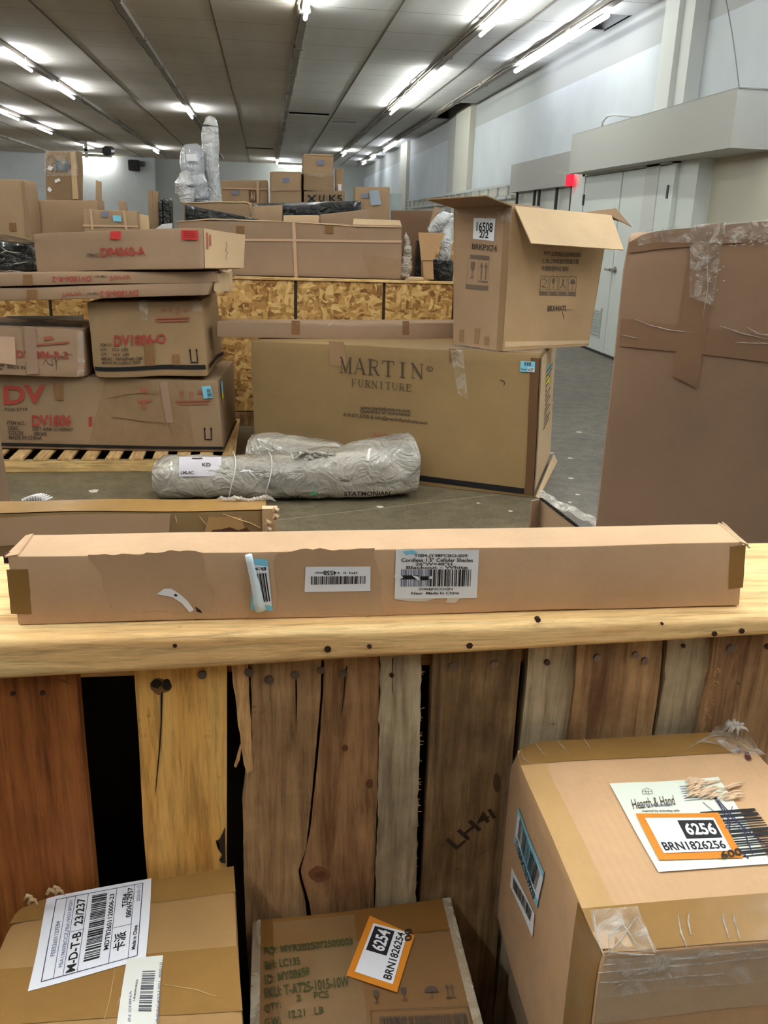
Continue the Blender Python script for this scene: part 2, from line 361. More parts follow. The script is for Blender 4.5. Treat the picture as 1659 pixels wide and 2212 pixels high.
def unitshapes(items, ar=1.):
    """list of (points, faces) in the unit square of a label; ar = width / height"""
    out = []
    for it in items:
        k = it[0]
        if k == 't':
            _, u0, v0, u1, v1, st = it; vs, fs = textpolys(st); out.append(([(u0+(u1-u0)*x, v0+(v1-v0)*y) for x, y in vs], fs))
        elif k == 'r':
            _, u0, v0, u1, v1 = it; out.append(([(u0, v0), (u1, v0), (u1, v1), (u0, v1)], [(0, 1, 2, 3)]))
        elif k == 'p': out.append((list(it[1]), [tuple(range(len(it[1])))]))
        elif k == 'b':
            _, u0, v0, u1, v1, n, sd = it; rr = random.Random(sd); x = u0
            cell = (u1-u0)/n
            while x < u1-cell*.4:
                b = cell*rr.choice((.35, .5, .75, 1.1)); b = min(b, u1-x)
                out.append(([(x, v0), (x+b, v0), (x+b, v1), (x, v1)], [(0, 1, 2, 3)])); x += b+cell*rr.choice((.3, .4, .6, .9))
        elif k == 'h':  # horizontal bars
            _, u0, v0, u1, v1, n, sd = it; rr = random.Random(sd); y = v0; cell = (v1-v0)/n
            while y < v1-cell*.4:
                b = cell*rr.choice((.3, .45, .7, 1.)); out.append(([(u0, y), (u1, y), (u1, y+b), (u0, y+b)], [(0, 1, 2, 3)])); y += b+cell*rr.choice((.3, .45, .7))
        elif k == 'l':
            for q in stroke(it[1], it[2], ar): out.append((q, [(0, 1, 2, 3)]))
        elif k == 'f':
            _, u0, v0, u1, v1, w_ = it
            for q in stroke([(u0, v0), (u1, v0), (u1, v1), (u0, v1), (u0, v0)], w_, ar): out.append((q, [(0, 1, 2, 3)]))
        elif k == 's':  # serif word
            _, u0, v0, u1, v1, st, gap = it; n = len(st); cw = (u1-u0)/(n+gap*(n-1)); x = u0
            for ch in st:
                for pts, w_ in SER[ch]:
                    for q in stroke(pts, w_*1.05, .95): out.append(([(x+cw*a, v0+(v1-v0)*b) for a, b in q], [(0, 1, 2, 3)]))
                x += cw*(1+gap)
        elif k == 'g':  # fragile glass in a cell
            _, u0, v0, u1, v1 = it; P = lambda a, b: (u0+(u1-u0)*a, v0+(v1-v0)*b)
            out.append(([P(.2, .95), P(.25, .55), P(.45, .42), P(.55, .42), P(.75, .55), P(.8, .95)], [(0, 1, 2, 3, 4, 5)]))
            out.append(([P(.46, .1), P(.54, .1), P(.54, .44), P(.46, .44)], [(0, 1, 2, 3)])); out.append(([P(.25, .04), P(.75, .04), P(.75, .1), P(.25, .1)], [(0, 1, 2, 3)]))
        elif k == 'a':  # upward arrows over a line
            _, u0, v0, u1, v1 = it; P = lambda a, b: (u0+(u1-u0)*a, v0+(v1-v0)*b)
            for c in (.25, .75):
                out.append(([P(c-.06, .12), P(c+.06, .12), P(c+.06, .75), P(c-.06, .75)], [(0, 1, 2, 3)])); out.append(([P(c-.2, .72), P(c+.2, .72), P(c, 1)], [(0, 1, 2)]))
            out.append(([P(0, 0), P(1, 0), P(1, .07), P(0, .07)], [(0, 1, 2, 3)]))
        elif k == 'u':  # umbrella
            _, u0, v0, u1, v1 = it; P = lambda a, b: (u0+(u1-u0)*a, v0+(v1-v0)*b)
            out.append(([P(.5+.45*math.cos(t*math.pi/8), .5+.45*math.sin(t*math.pi/8)) for t in range(9)], [tuple(range(9))]))
            out.append(([P(.47, .05), P(.53, .05), P(.53, .5), P(.47, .5)], [(0, 1, 2, 3)])); out.append(([P(.33, .02), P(.53, .02), P(.53, .08), P(.33, .08)], [(0, 1, 2, 3)]))
    return out
def prt(name, q, N, items, mat, parent, off=.002, disp=None, label=None):
    bm = bmesh.new(); ar = (q[1]-q[0]).length/max(1e-6, (q[3]-q[0]).length)
    for pts, fs in unitshapes(items, ar):
        vs = []
        for u, v in pts:
            p = q[0].lerp(q[1], u).lerp(q[3].lerp(q[2], u), v); vs.append(bm.verts.new(p + (disp(p) if disp else Vector()) + N*off))
        for f in fs:
            try: bm.faces.new([vs[i] for i in f])
            except Exception: pass
    o = mesh(name, bm, mat, parent)
    if label: o['label'] = label
    return o
def pq(s, f, *px): return s.hits(f, px)   # four pixel corners, reading order bl br tr tl
# ================================================================ ROOM
CZ = 4.1; WX = 4.56; BY = 42.6; X0, Y0 = -22., -7.
def struct(name, bm, mat, loc=(0, 0, 0)): return tag(mesh(name, bm, mat, None, loc), None, None, None, 'structure')
q = NT('concrete_floor'); co = q.coord(); sx = q.n('ShaderNodeSeparateXYZ'); q.l(co, sx.inputs[0])
n1 = q.noise(co, 1.1, 7, .65); n2 = q.noise(co, 60, 4, .8); n3 = q.noise(co, 9, 5, .7)
cl = q.ramp(n1, [(.3, (104, 95, 74)), (.7, (134, 122, 97))]); cr = q.ramp(n1, [(.3, (112, 106, 98)), (.7, (132, 126, 116))])
mr = q.n('ShaderNodeMapRange'); mr.inputs['From Min'].default_value = 1.55; mr.inputs['From Max'].default_value = 1.62; q.l(sx.outputs[0], mr.inputs['Value'])
c = q.mix(mr.outputs[0], cl, cr); c = q.mix(.6, c, q.ramp(n2, [(.3, (150, 150, 150)), (.6, (255, 255, 255))]), 'MULTIPLY')
c = q.mix(.5, c, q.ramp(n3, [(.35, (150, 145, 135)), (.6, (255, 255, 255))]), 'MULTIPLY')
q.l(c, q.b.inputs['Base Color']); q.set(.55, .35); q.bump(n2, .25); FLOORM = q.m
struct('floor', boxbm((X0, Y0, -.1), (WX+1, BY, 0)), FLOORM)
bm = bmesh.new()
for x, y, a in ((2.1, 5.6, .02), (1.93, 5.1, .018), (2.45, 6.4, .025), (1.35, 4.45, .014), (1.2, 4.6, .012), (.62, 4.55, .02), (1.85, 4.75, .015), (2.0, 5.75, .03), (-1.0, 4.9, .03), (2.6, 7.6, .03), (1.75, 4.6, .012), (2.3, 6.9, .015)):
    vs = [bm.verts.new((x+a*math.cos(t)*(1+.4*math.sin(3*t+x)), y+a*math.sin(t)*1.1, .002)) for t in [k*2*math.pi/7 for k in range(7)]]; bm.faces.new(vs)
tag(mesh('floor_litter', bm, plain('paper_scrap', (214, 204, 190), .8)), 'small pale scraps of paper and foam scattered over the concrete floor', 'litter', None, 'stuff')
bm = bmesh.new(); a, b = Vector((-.9, 4.05, .001)), Vector((1.56, 4.83, .001)); n_ = (b-a).cross(Vector((0, 0, 1))).normalized()*.006
bm.faces.new([bm.verts.new(p) for p in (a-n_, b-n_, b+n_, a+n_)][::-1]); struct('trim_1', bm, plain('floor_joint', (142, 132, 112), .8))
# ceiling with missing panels
q = NT('ceiling_panels'); co = q.coord(); n1 = q.noise(co, .5, 4); n2 = q.noise(q.coord((1, .08, 1)), 3, 4)
sx = q.n('ShaderNodeSeparateXYZ'); q.l(co, sx.inputs[0])
base = q.ramp(n1, [(.3, (214, 204, 194)), (.7, (228, 219, 210))])
sh = q.n('ShaderNodeMapRange'); sh.inputs['From Min'].default_value = .45; sh.inputs['From Max'].default_value = .6; q.l(sx.outputs[0], sh.inputs['Value'])
base = q.mix(sh.outputs[0], base, q.ramp(n1, [(.3, (222, 222, 222)), (.7, (234, 234, 234))]))
base = q.mix(.12, base, q.ramp(n2, [(.3, (120, 115, 110)), (.7, (255, 255, 255))]), 'MULTIPLY')
md = q.n('ShaderNodeMath', operation='PINGPONG'); q.l(sx.outputs[1], md.inputs[0]); md.inputs[1].default_value = .61
lt = q.n('ShaderNodeMath', operation='LESS_THAN'); q.l(md.outputs[0], lt.inputs[0]); lt.inputs[1].default_value = .006
base = q.mix(lt.outputs[0], base, (120, 116, 110)); q.l(base, q.b.inputs['Base Color']); q.set(.8, .2)
st = q.n('ShaderNodeTexVoronoi'); CEILM = q.m
holes = [(4.1, 4.56, 11.6, 12.55), (4.06, 4.56, 20.0, 23.0), (.6, 1.6, 23.1, 23.6), (1.7, 2.35, 23.9, 24.05), (1.75, 2.4, 24.6, 24.85), (-.72, .3, 34.2, 34.8), (-7.4, -6.9, 27.1, 27.4)]
xs = sorted({X0, WX+1} | {h[i] for h in holes for i in (0, 1)}); ys = sorted({Y0, BY} | {h[i] for h in holes for i in (2, 3)})
bm = bmesh.new()
for i in range(len(xs)-1):
    for j in range(len(ys)-1):
        cx_, cy_ = (xs[i]+xs[i+1])/2, (ys[j]+ys[j+1])/2
        if any(h[0] < cx_ < h[1] and h[2] < cy_ < h[3] for h in holes): continue
        boxbm((xs[i], ys[j], CZ), (xs[i+1], ys[j+1], CZ+.02), bm)
struct('ceiling', bm, CEILM)
struct('ceiling_roof_deck', boxbm((X0, Y0, CZ+.9), (WX+1, BY, CZ+1)), plain('roof_void', (44, 54, 72), .9))
bm = bmesh.new()
for x, w_ in ((-.66, .008), (1.68, .012), (3.4, .006), (-2.95, .012), (-5.35, .012), (-7.7, .01)): boxbm((x-w_, Y0, CZ-.012), (x+w_, BY, CZ), bm)
struct('trim_2', bm, plain('ceiling_batten', (112, 106, 100), .7))
# walls
q = NT('wall_paint'); co = q.coord(); sx = q.n('ShaderNodeSeparateXYZ'); q.l(co, sx.inputs[0]); nz = q.noise(co, .8, 5)
c = q.ramp(nz, [(.3, (184, 190, 196)), (.7, (200, 206, 211))])
g = q.n('ShaderNodeMath', operation='GREATER_THAN'); q.l(sx.outputs[2], g.inputs[0]); g.inputs[1].default_value = 3.62
c = q.mix(g.outputs[0], c, (168, 170, 170)); g2 = q.n('ShaderNodeMath', operation='LESS_THAN'); q.l(sx.outputs[2], g2.inputs[0]); g2.inputs[1].default_value = 2.28
c = q.mix(g2.outputs[0], c, (196, 192, 178)); q.l(c, q.b.inputs['Base Color']); q.set(.6, .3); WALLM = q.m
BACKM = card('back_wall_paint', (206, 210, 212), 12.); BACK2 = card('back_wall_paint_far', (186, 190, 186), 12.)
struct('wall_right', boxbm((WX, 7.2, 0), (WX+.3, BY, CZ+.9)), WALLM)
struct('wall_right_recess', boxbm((WX+.0, Y0, 0), (WX+.3, 7.2, CZ+.9)), WALLM)
struct('wall_back', boxbm((X0, BY, 0), (WX+1, BY+.3, CZ+.9)), BACK2)
struct('wall_back_bay', boxbm((-14.0, BY-.6, 0), (-4.9, BY, CZ)), BACKM)
struct('wall_left', boxbm((X0-.3, Y0, 0), (X0, BY, CZ+.9)), BACKM)
struct('wall_front', boxbm((X0, Y0-.3, 0), (WX+1, Y0, CZ+.9)), plain('dim_wall_paint', (170, 162, 152), .7))
PIL = plain('pilaster_paint', (200, 198, 186), .6)
bm = boxbm((WX-.16, 9.5, 0), (WX, 9.75, CZ)); boxbm((WX-.22, 9.75, 0), (WX, 10.1, CZ), bm); struct('trim_3', bm, plain('pilaster_pale', (206, 208, 206), .6))
struct('trim_4', boxbm((WX-.12, 20.0, 0), (WX, 21.5, CZ)), PIL); struct('trim_5', boxbm((WX-.06, 21.5, 0), (WX, 22.6, CZ)), plain('pilaster_grey', (170, 170, 166), .6))
struct('trim_6', boxbm((WX-.1, 29, 0), (WX, 30.4, CZ)), PIL)
# closet block with double door, soffits
struct('wall_closet', boxbm((4.39, 8.92, 0), (WX, 12.75, 2.6)), plain('closet_paint', (214, 220, 218), .5))
bm = boxbm((4.1, 7.79, 2.265), (WX, 12.1, 2.745)); boxbm((3.93, 12.1, 2.255), (4.1, 12.11, 2.3), bm)
struct('trim_7', bm, plain('soffit_paint', (176, 176, 172), .6))
struct('trim_8', boxbm((4.1, 7.78, 2.745), (WX, 12.1, 2.755)), plain('soffit_edge', (150, 150, 146), .6))
struct('trim_9', boxbm((4.35, 12.75, 2.155), (WX, 16.0, 2.62)), plain('soffit_paint_2', (164, 162, 158), .6))
bm = bmesh.new()
for y in (12.8, 13.5, 14.4, 14.65, 15.7): boxbm((4.4, y, 0), (4.44, y+.04, 2.155), bm)
boxbm((4.38, 12.75, 1.72), (4.46, 16.0, 1.76), bm); struct('trim_10', bm, plain('shelf_post', (60, 60, 58), .6))
struct('wall_alcove', boxbm((4.5, 12.75, 0), (4.56, 16, 2.155)), plain('alcove_white', (214, 214, 208), .6))
DOORM = plain('door_paint', (214, 220, 218), .42, .4)
d = empty('door_1', (4.38, 10.8, 0), None, None); d['kind'] = 'structure'
for ya, yb in ((9.46, 10.79), (10.81, 12.1)): mesh('door_leaf', boxbm((4.35, ya, .01), (4.388, yb, 2.235), None, .004), DOORM, d)
bm = boxbm((4.34, 12.11, 0), (4.389, 12.22, 2.33)); boxbm((4.34, 9.34, 0), (4.389, 9.45, 2.33), bm); boxbm((4.34, 9.34, 2.245), (4.389, 12.22, 2.33), bm); mesh('door_frame', bm, DOORM, d)
mesh('astragal', boxbm((4.335, 10.79, .01), (4.352, 10.84, 2.235)), DOORM, d)
for y, z in ((12.09, 1.94), (12.09, .3), (9.46, 1.96), (9.46, .3)): mesh('hinge', boxbm((4.33, y-.02, z-.07), (4.352, y+.02, z+.07)), plain('hinge_metal', (70, 72, 72), .4, .5, .8), d)
bm = bmesh.new(); bar(bm, (4.35, 10.70, 1.08), (4.27, 10.70, 1.08), .018, 10); bar(bm, (4.275, 10.70, 1.08), (4.275, 10.86, 1.08), .014, 10); bar(bm, (4.35, 10.70, 1.08), (4.338, 10.70, 1.08), .04, 12)
mesh('door_handle', bm, plain('brushed_steel', (150, 150, 146), .3, .5, .9), d)
bm = bmesh.new()
for k in range(9): boxbm((4.335, 11.02, .22+k*.038), (4.35, 11.45, .236+k*.038), bm)
boxbm((4.338, 10.98, .19), (4.35, 11.02, .58), bm); boxbm((4.338, 11.45, .19), (4.35, 11.49, .58), bm); mesh('louver', bm, plain('louver_paint', (168, 176, 172), .5), d)
struct('baseboard_right', boxbm((4.33, 8.92, 0), (4.345, 12.75, .03)), plain('threshold_dark', (52, 50, 46), .7))
t = tag(mesh('exit_sign', boxbm((4.30, 12.55, 2.14), (4.34, 12.80, 2.30), None, .01), emis('exit_red', (255, 40, 60), 1.1)), 'small glowing red exit sign at the corner under the grey soffit', 'sign')
bm = bmesh.new(); pts = [at(1300, 274, X=4.4), at(1302, 262, X=4.4), at(1312, 251, X=4.4), at(1326, 248, X=4.4), at(1380, 253, X=4.4)]; tube(bm, pts, [.015]*5, 8)
tag(mesh('wall_conduit', bm, plain('conduit', (196, 198, 198), .5), None, (4.4, 12, 2.75), True), 'bent white conduit pipe rising above the near grey soffit', 'pipe')
bm = bmesh.new(); a_ = Vector((4.13, 8.75, 4.1)); b_ = Vector((4.13, 7.83, 2.75)); pts = [a_.lerp(b_, i/12)+Vector((0, -.06*math.sin(i/12*math.pi), 0)) for i in range(13)]; tube(bm, pts, [.006]*13, 6)
tag(mesh('hanging_cable', bm, plain('cable', (120, 120, 122), .5), None, b_, True), 'thin grey cable hanging from the ceiling to the top of the soffit', 'cable')
# wall mounted ladder rack
r = empty('ladder_rack', (4.45, 18, 2.2), 'pale ladder-like metal rack fixed along the far right wall', 'rack')
bm = bmesh.new()
for z in (2.27, 2.06): boxbm((4.36, 15.9, z), (4.4, 28, z+.05), bm)
mesh('rail', bm, plain('rack_paint', (186, 190, 188), .5), r)
for k in range(16): mesh('rung', boxbm((4.36, 16.2+k*.75, 2.06), (4.4, 16.26+k*.75, 2.3)), plain('rack_paint', (186, 190, 188), .5), r)
# wall speaker, camera bracket
s_ = empty('wall_speaker', (-5.75, 42, 3.6), 'dark boxy loudspeaker mounted high on the far white wall', 'speaker')
mesh('cabinet', boxbm((-5.95, 41.55, 3.5), (-5.5, 41.98, 3.95), None, .03), plain('speaker_black', (50, 46, 42), .6), s_); mesh('bracket', boxbm((-5.52, 41.8, 3.7), (-5.28, 42.0, 3.9)), plain('bracket_grey', (90, 88, 84), .5), s_)
s_ = empty('security_camera', (-6.4, 34, 4.1), 'black camera on a white ceiling bracket above the leaning wrapped box', 'camera')
bm = boxbm((-6.5, 33.95, 4.04), (-5.9, 34.2, 4.09)); boxbm((-6.35, 34.0, 3.5), (-6.25, 34.1, 4.05), bm); boxbm((-6.35, 34.0, 3.72), (-5.55, 34.1, 3.8), bm); mesh('bracket', bm, plain('bracket_white', (200, 198, 192), .5), s_)
bm = bmesh.new(); bar(bm, (-5.5, 33.5, 3.72), (-5.5, 34.3, 3.78), .16, 12); mesh('housing', bm, plain('camera_black', (24, 24, 26), .4), s_)
# light rows
TUBEM = emis('fluorescent_tube', (250, 255, 246), TUBE); TUBEW = emis('fluorescent_tube_wall', (244, 250, 255), TUBE*.34); TUBEF = emis('fluorescent_tube_bright', (244, 252, 255), TUBE*1.8); HOUS = card('light_channel_paint', (160, 152, 144), 3.)
nm = {4.02: 'long ceiling light row beside the right wall', 2.85: 'long ceiling light row second from the right wall', .52: 'ceiling light row running down the middle of the view', -1.8: 'ceiling light row just left of the middle with one far lit tube', -4.12: 'ceiling light row at the upper left with bright tubes', -6.62: 'leftmost ceiling light row with small distant tubes', -9.0: 'unseen ceiling light row added beyond the left edge for fill', -11.4: 'unseen ceiling light row added far beyond the left edge for fill', -14.0: 'unseen ceiling light row added farthest beyond the left edge for fill'}
for x, seg in LIGHTS.items():
    r = empty('ceiling_light_row', (x, 12, CZ), nm[x], 'ceiling light', 'rows of fluorescent ceiling lights')
    bm = boxbm((x-.045, Y0+.2, CZ-.07), (x+.045, 40.5, CZ-.001)); rr = random.Random(int(x*10)); y = 0.
    while y < 40: boxbm((x-.07, y, CZ-.075), (x+.07, y+.12, CZ-.02), bm); y += 2.44
    mesh('channel', bm, HOUS, r)
    bm = bmesh.new(); pts = []; y = 8.
    while y < 40: pts.append((x-.085+.03*rr.random(), y, CZ-.03-.035*rr.random())); y += .5
    tube(bm, pts, [.012]*len(pts), 5); mesh('wiring', bm, plain('wire_grey', (130, 122, 114), .6), r)
    for a, b in seg:
        bm = bmesh.new(); bar(bm, (x, a, CZ-.15), (x, b, CZ-.15), .034 if x > 4 else .026, 6); mesh('tube', bm, TUBEW if x > 4 else TUBEF if (a > 15 and x < 1) or (a < 1 and abs(x-.5) < 2.5) else TUBEM, r)
for i, (xa, xb, lb) in enumerate(((-8.1, -6.75, 'short lit tube crosswise at the far wall left of the speaker'), (.62, 1.7, 'short lit tube crosswise at the far wall behind the small box stack'))):
    r = empty('wall_light', ((xa+xb)/2, 41.7, 3.98), lb, 'ceiling light'); mesh('housing', boxbm((xa-.1, 41.6, 4.0), (xb+.1, 41.8, 4.09)), HOUS, r)
    bm = bmesh.new(); bar(bm, (xa, 41.7, 3.95), (xb, 41.7, 3.95), .05, 6); mesh('tube', bm, TUBEM, r)
# ================================================================ SLATTED CRATE (near)
RY = .765; SY = .787
crate = empty('wooden_crate', (.14, .88, .3), 'near crate of weathered upright slats under a pale nailed top rail', 'crate')
RAIL = wood('rail_pine', (220, 180, 124), (230, 194, 140), (204, 160, 104), 'X', 1., .6, .12)
bm = bmesh.new(); n = 40; prof = []
for i in range(n+1):
    x = -.75+2.0*i/n; zb = 1.0775+.021*(x+.26)/.8; zb = max(1.068, min(1.112, zb)); zt = 1.12; zt2 = 1.12
    r_ = .012; wob = .0015*noise.noise(Vector((x*7, 0, 0)))
    sec = [(RY+wob+.004, zb), (RY+wob, zb+.004), (RY+wob, zb+.007), (RY+wob, zt-.009), (RY+wob, zt-.006), (RY+.002+wob, zt-.002), (RY+.006, zt), (RY+.009, zt), (.984, zt2), (.985, zt2-.001), (.985, zb+.002)]
    prof.append([bm.verts.new((x, y, z)) for y, z in sec])
for a, b in zip(prof, prof[1:]):
    for i in range(11): j = (i+1) % 11; bm.faces.new((a[i], a[j], b[j], b[i]))
bm.faces.new(prof[0]); bm.faces.new(prof[-1][::-1]); bmesh.ops.recalc_face_normals(bm, faces=bm.faces)
rail = mesh('top_rail', bm, RAIL, crate, smooth=True); rail.data.set_sharp_from_angle(angle=math.radians(50))
def nail(x, y, Y, mat=NAIL, r=.0035, par=None, nmz='nail'):
    c_ = at(x, y, Y=Y); bm = bmesh.new(); bar(bm, c_+Vector((0, -.0012, 0)), c_+Vector((0, .004, 0)), r, 8)
    return mesh(nmz, bm, mat, par)
for x, y, r_ in ((378, 1394, .0022), (708, 1402, .0035), (798, 1396, .0025), (1014, 1394, .0035), (1162, 1339, .0028), (1430, 1347, .0014), (1543, 1369, .003), (1602, 1363, .003)): nail(x, y, RY, NAIL, r_, rail, 'nail')
mesh('backing_beam', boxbm((-.75, .81, 1.052), (1.25, .848, 1.1), None, .002), wood('beam_wood', (196, 152, 96), (208, 166, 110), (150, 110, 66), 'X'), crate)
mesh('backing_panel', boxbm((-.75, .95, .1), (1.25, .962, 1.07)), card('backing_board_shaded', (52, 38, 26), 2.), crate)  # darkness of the slat gaps is painted into this board's colour
mesh('bottom_beam', boxbm((-.75, .80, .12), (1.25, .84, .22), None, .003), wood('beam_wood', (196, 152, 96), (208, 166, 110), (150, 110, 66), 'X'), crate)
for x in (-.70, 1.16): mesh('post', boxbm((x, .85, 0), (x+.06, .925, 1.07)), wood('beam_wood', (1, 1, 1), (1, 1, 1), (1, 1, 1)), crate)
WO = dict(
    orange=wood('slat_orange', (138, 80, 38), (160, 100, 50), (110, 60, 26), 'Z', 1., .6, .3),
    yellow=wood('slat_yellow', (206, 156, 82), (220, 176, 102), (180, 128, 60), 'Z', 1., .6, .15),
    brown=wood('slat_brown', (150, 116, 80), (176, 142, 100), (112, 80, 52), 'Z', 1., .7, .65),
    red=wood('slat_redbrown', (146, 108, 72), (168, 130, 88), (108, 74, 46), 'Z', 1., .7, .5),
    grey=wood('slat_grey', (160, 144, 116), (184, 168, 138), (124, 106, 80), 'Z', .8, .75, .6),
    olive=wood('slat_olive', (122, 96, 64), (146, 118, 82), (88, 66, 42), 'Z', 1., .7, .7),
    splinter=wood('slat_splinter', (188, 146, 96), (210, 168, 114), (150, 108, 64), 'Z', 1.5, .7, .2))
def slat(left, right, mat, Y=SY, th=.018, label=None, rag=0.0, name='slat', ext=True):
    """left/right: pixel polylines (top to bottom) of the slat's edges on its front face"""
    def dens(pl):
        out = []
        for a, b in zip(pl, pl[1:]):
            n = max(1, int(abs(b[1]-a[1])/14))
            for i in range(n): t = i/n; out.append((a[0]+(b[0]-a[0])*t, a[1]+(b[1]-a[1])*t))
        out.append(pl[-1]); return out
    def three(pl, sd):
        o = []
        for x, y in dens(pl):
            p = at(x, y, Y=Y); p.x += rag*noise.noise(Vector((sd, 0, p.z*90))); o.append(p)
        if ext: o.append(Vector((o[-1].x, Y, .14)))
        return o
    L, R = three(left, 3.3+Y*50), three(right, 9.1+Y*70)
    poly = L + R[::-1]
    bm = bmesh.new(); a = [bm.verts.new(p) for p in poly]; b = [bm.verts.new(p+Vector((0, th, 0))) for p in poly]
    f1 = bm.faces.new(a); f2 = bm.faces.new(b[::-1])
    for i in range(len(a)): j = (i+1) % len(a); bm.faces.new((a[i], b[i], b[j], a[j]))
    bmesh.ops.recalc_face_normals(bm, faces=bm.faces)
    bmesh.ops.triangulate(bm, faces=[f for f in bm.faces if len(f.verts) > 4])
    o = mesh(name, bm, mat, crate); o['label'] = label if label else 'wooden slat'
    if not label: del o['label']
    return o
T = 1378
s1 = slat([(-40, T+60), (-10, 2230)], [(163, T+60), (176, 1600), (190, 1750), (205, 1905), (236, 2230)], WO['orange'], label='orange-brown slat')
s2 = slat([(288, T+50), (300, 1600), (310, 1800), (319, 1905), (332, 2230)], [(490, T+50), (489, 1880), (489, 2230)], WO['yellow'], SY+.001, label='yellow slat with a knot and a long crack')
s2b = slat([(497, T+40), (503, 1472), (511, 1530), (520, 1600), (527, 1650), (534, 1672)], [(536, T+40), (537, 1470), (540, 1530), (544, 1600), (546, 1650), (546, 1662)], WO['splinter'], SY-.001, .012, 'splintered strip', .001, 'splinter', False)
s3 = slat([(540, T+40), (543, 1500), (546, 1640), (530, 1680), (524, 1730), (526, 1850), (530, 1990), (545, 2230)], [(694, T+40), (693, 1500), (686, 1580), (676, 1690), (662, 1830), (645, 1880), (646, 1900), (658, 1940), (664, 1990), (690, 2230)], WO['brown'], SY, label='cracked brown slat', rag=.0006)
s4 = slat([(700, T+40), (699, 1480), (692, 1590), (682, 1690), (669, 1800), (655, 1862), (650, 1882), (656, 1910), (668, 1950), (674, 1990), (698, 2230)], [(819, T+30), (817, 1600), (812, 1800), (807, 1950), (804, 2230)], WO['red'], SY+.0005, label='reddish brown slat', rag=.0006)
s5 = slat([(821, T+30), (820, 1600), (815, 1800), (811, 1950), (808, 2230)], [(911, T+20), (907, 1600), (903, 1750), (899, 1900), (893, 2230)], WO['grey'], SY-.003, label='rough pale grey slat', rag=.002)
s6 = slat([(936, T+20), (930, 1600), (918, 1800), (907, 1960), (895, 2230)], [(1129, T+10), (1118, 1500), (1106, 1650), (1088, 1850), (1060, 2230)], WO['olive'], SY, label='dark brown slat marked with stamped letters')
s7 = slat([(1143, T+10), (1137, 1480), (1124, 1600), (1096, 1900)], [(1244, T+5), (1238, 1480), (1222, 1600), (1190, 1900)], WO['grey'], SY+.006, label='pale grey slat')
s8 = slat([(1248, T+5), (1242, 1480), (1228, 1600), (1196, 1900)], [(1432, T), (1424, 1480), (1408, 1585), (1362, 1900)], WO['brown'], SY+.001, label='stained brown slat', rag=.0008)
s9 = slat([(1443, T-5), (1434, 1480), (1415, 1590), (1370, 1900)], [(1538, T-8), (1528, 1450), (1512, 1530), (1497, 1600), (1455, 1900)], WO['grey'], SY+.005, label='greyish slat with a frayed edge', rag=.0025)
s10 = slat([(1544, T-8), (1534, 1450), (1518, 1530), (1503, 1600), (1460, 1900)], [(1760, T-20), (1745, 1480), (1720, 1600), (1670, 1900)], WO['brown'], SY, label='brown slat at the right edge')
for k, (xa, xb) in enumerate(((-.735, -.60), (-.575, -.43), (-.41, -.30))):
    o_ = mesh('slat', boxbm((xa, SY, .14), (xb, SY+.018, 1.1), None, .0015), WO[('brown', 'grey', 'red')[k]], crate)
for xa, xb in ((.66, .78), (.80, .93), (.96, 1.08), (1.10, 1.22)): mesh('slat', boxbm((xa, SY, .14), (xb, SY+.018, 1.1), None, .0015), WO['brown' if xa < .9 else 'olive'], crate)
for par, l_ in ((s1, [(28, 1498, .003), (92, 1497, .003)]), (s2, [(437, 1458, .0055)]), (s3, [(538, 1452, .006), (581, 1468, .006), (638, 1458, .006)]), (s4, [(693, 1448, .005), (743, 1454, .005)]), (s5, [(846, 1458, .003)]),
                (s6, [(979, 1439, .006), (1068, 1435, .0055)]), (s7, [(1182, 1431, .004)]), (s8, [(1290, 1421, .005), (1373, 1415, .005), (1393, 1428, .005)]), (s9, [(1476, 1395, .003)]), (s10, [(1578, 1401, .006), (1657, 1396, .004)])):
    yy = SY-.003 if par is s5 else SY+.005 if par in (s7, s9) else SY
    for x, y, r_ in l_: nail(x, y, yy-.0008, NAILG if r_ > .004 else NAIL, r_*.82, par)
def flat(par, name, Y, pts, mat, off=.0006):
    bm = bmesh.new(); vs = [bm.verts.new(at(x, y, Y=Y)-Vector((0, off, 0))) for x, y in pts]; f = bm.faces.new(vs); bmesh.ops.triangulate(bm, faces=[f])
    bmesh.ops.recalc_face_normals(bm, faces=bm.faces); return mesh(name, bm, mat, par)
KN = plain('knot_dark', (40, 26, 16), .8)
def blob(par, x, y, rx, ry, mat, Y=SY, name='knot', sd=0, off=.0006):
    return flat(par, name, Y, [(x+rx*math.cos(t)*(1+.3*noise.noise(Vector((math.cos(t)*2+sd, math.sin(t)*2, 0)))), y+ry*math.sin(t)*(1+.3*noise.noise(Vector((sd, math.cos(t)*2, math.sin(t)*2))))) for t in [k*2*math.pi/14 for k in range(14)]], mat, off)
blob(s2, 348, 1482, 24, 17, plain('knot_ring', (120, 84, 44), .8), SY+.001, 'knot'); blob(s2, 338, 1476, 12, 10, KN, SY+.001, 'knot_hole', 2, .0009); blob(s2, 360, 1478, 10, 12, KN, SY+.001, 'knot_hole', 3, .0009)
flat(s2, 'crack', SY+.001, [(349, 1495), (352, 1495), (350, 1560), (346, 1620), (338, 1700), (335, 1725), (336, 1700), (343, 1620), (347, 1560), (347, 1500)][:10], KN, .0009)
flat(s2, 'stain', SY+.001, [(486, 1785), (480, 1800), (474, 1812), (466, 1815), (474, 1822), (472, 1835), (480, 1845), (474, 1856), (478, 1862), (487, 1864)][::-1], plain('stain_black', (52, 40, 30), .8), .0009)
blob(s4, 690, 1888, 24, 17, plain('knot_red', (120, 76, 48), .8), SY+.0005, 'knot', 5); blob(s4, 692, 1889, 12, 8, plain('knot_red_core', (98, 60, 38), .8), SY+.0005, 'knot_hole', 6, .0009)
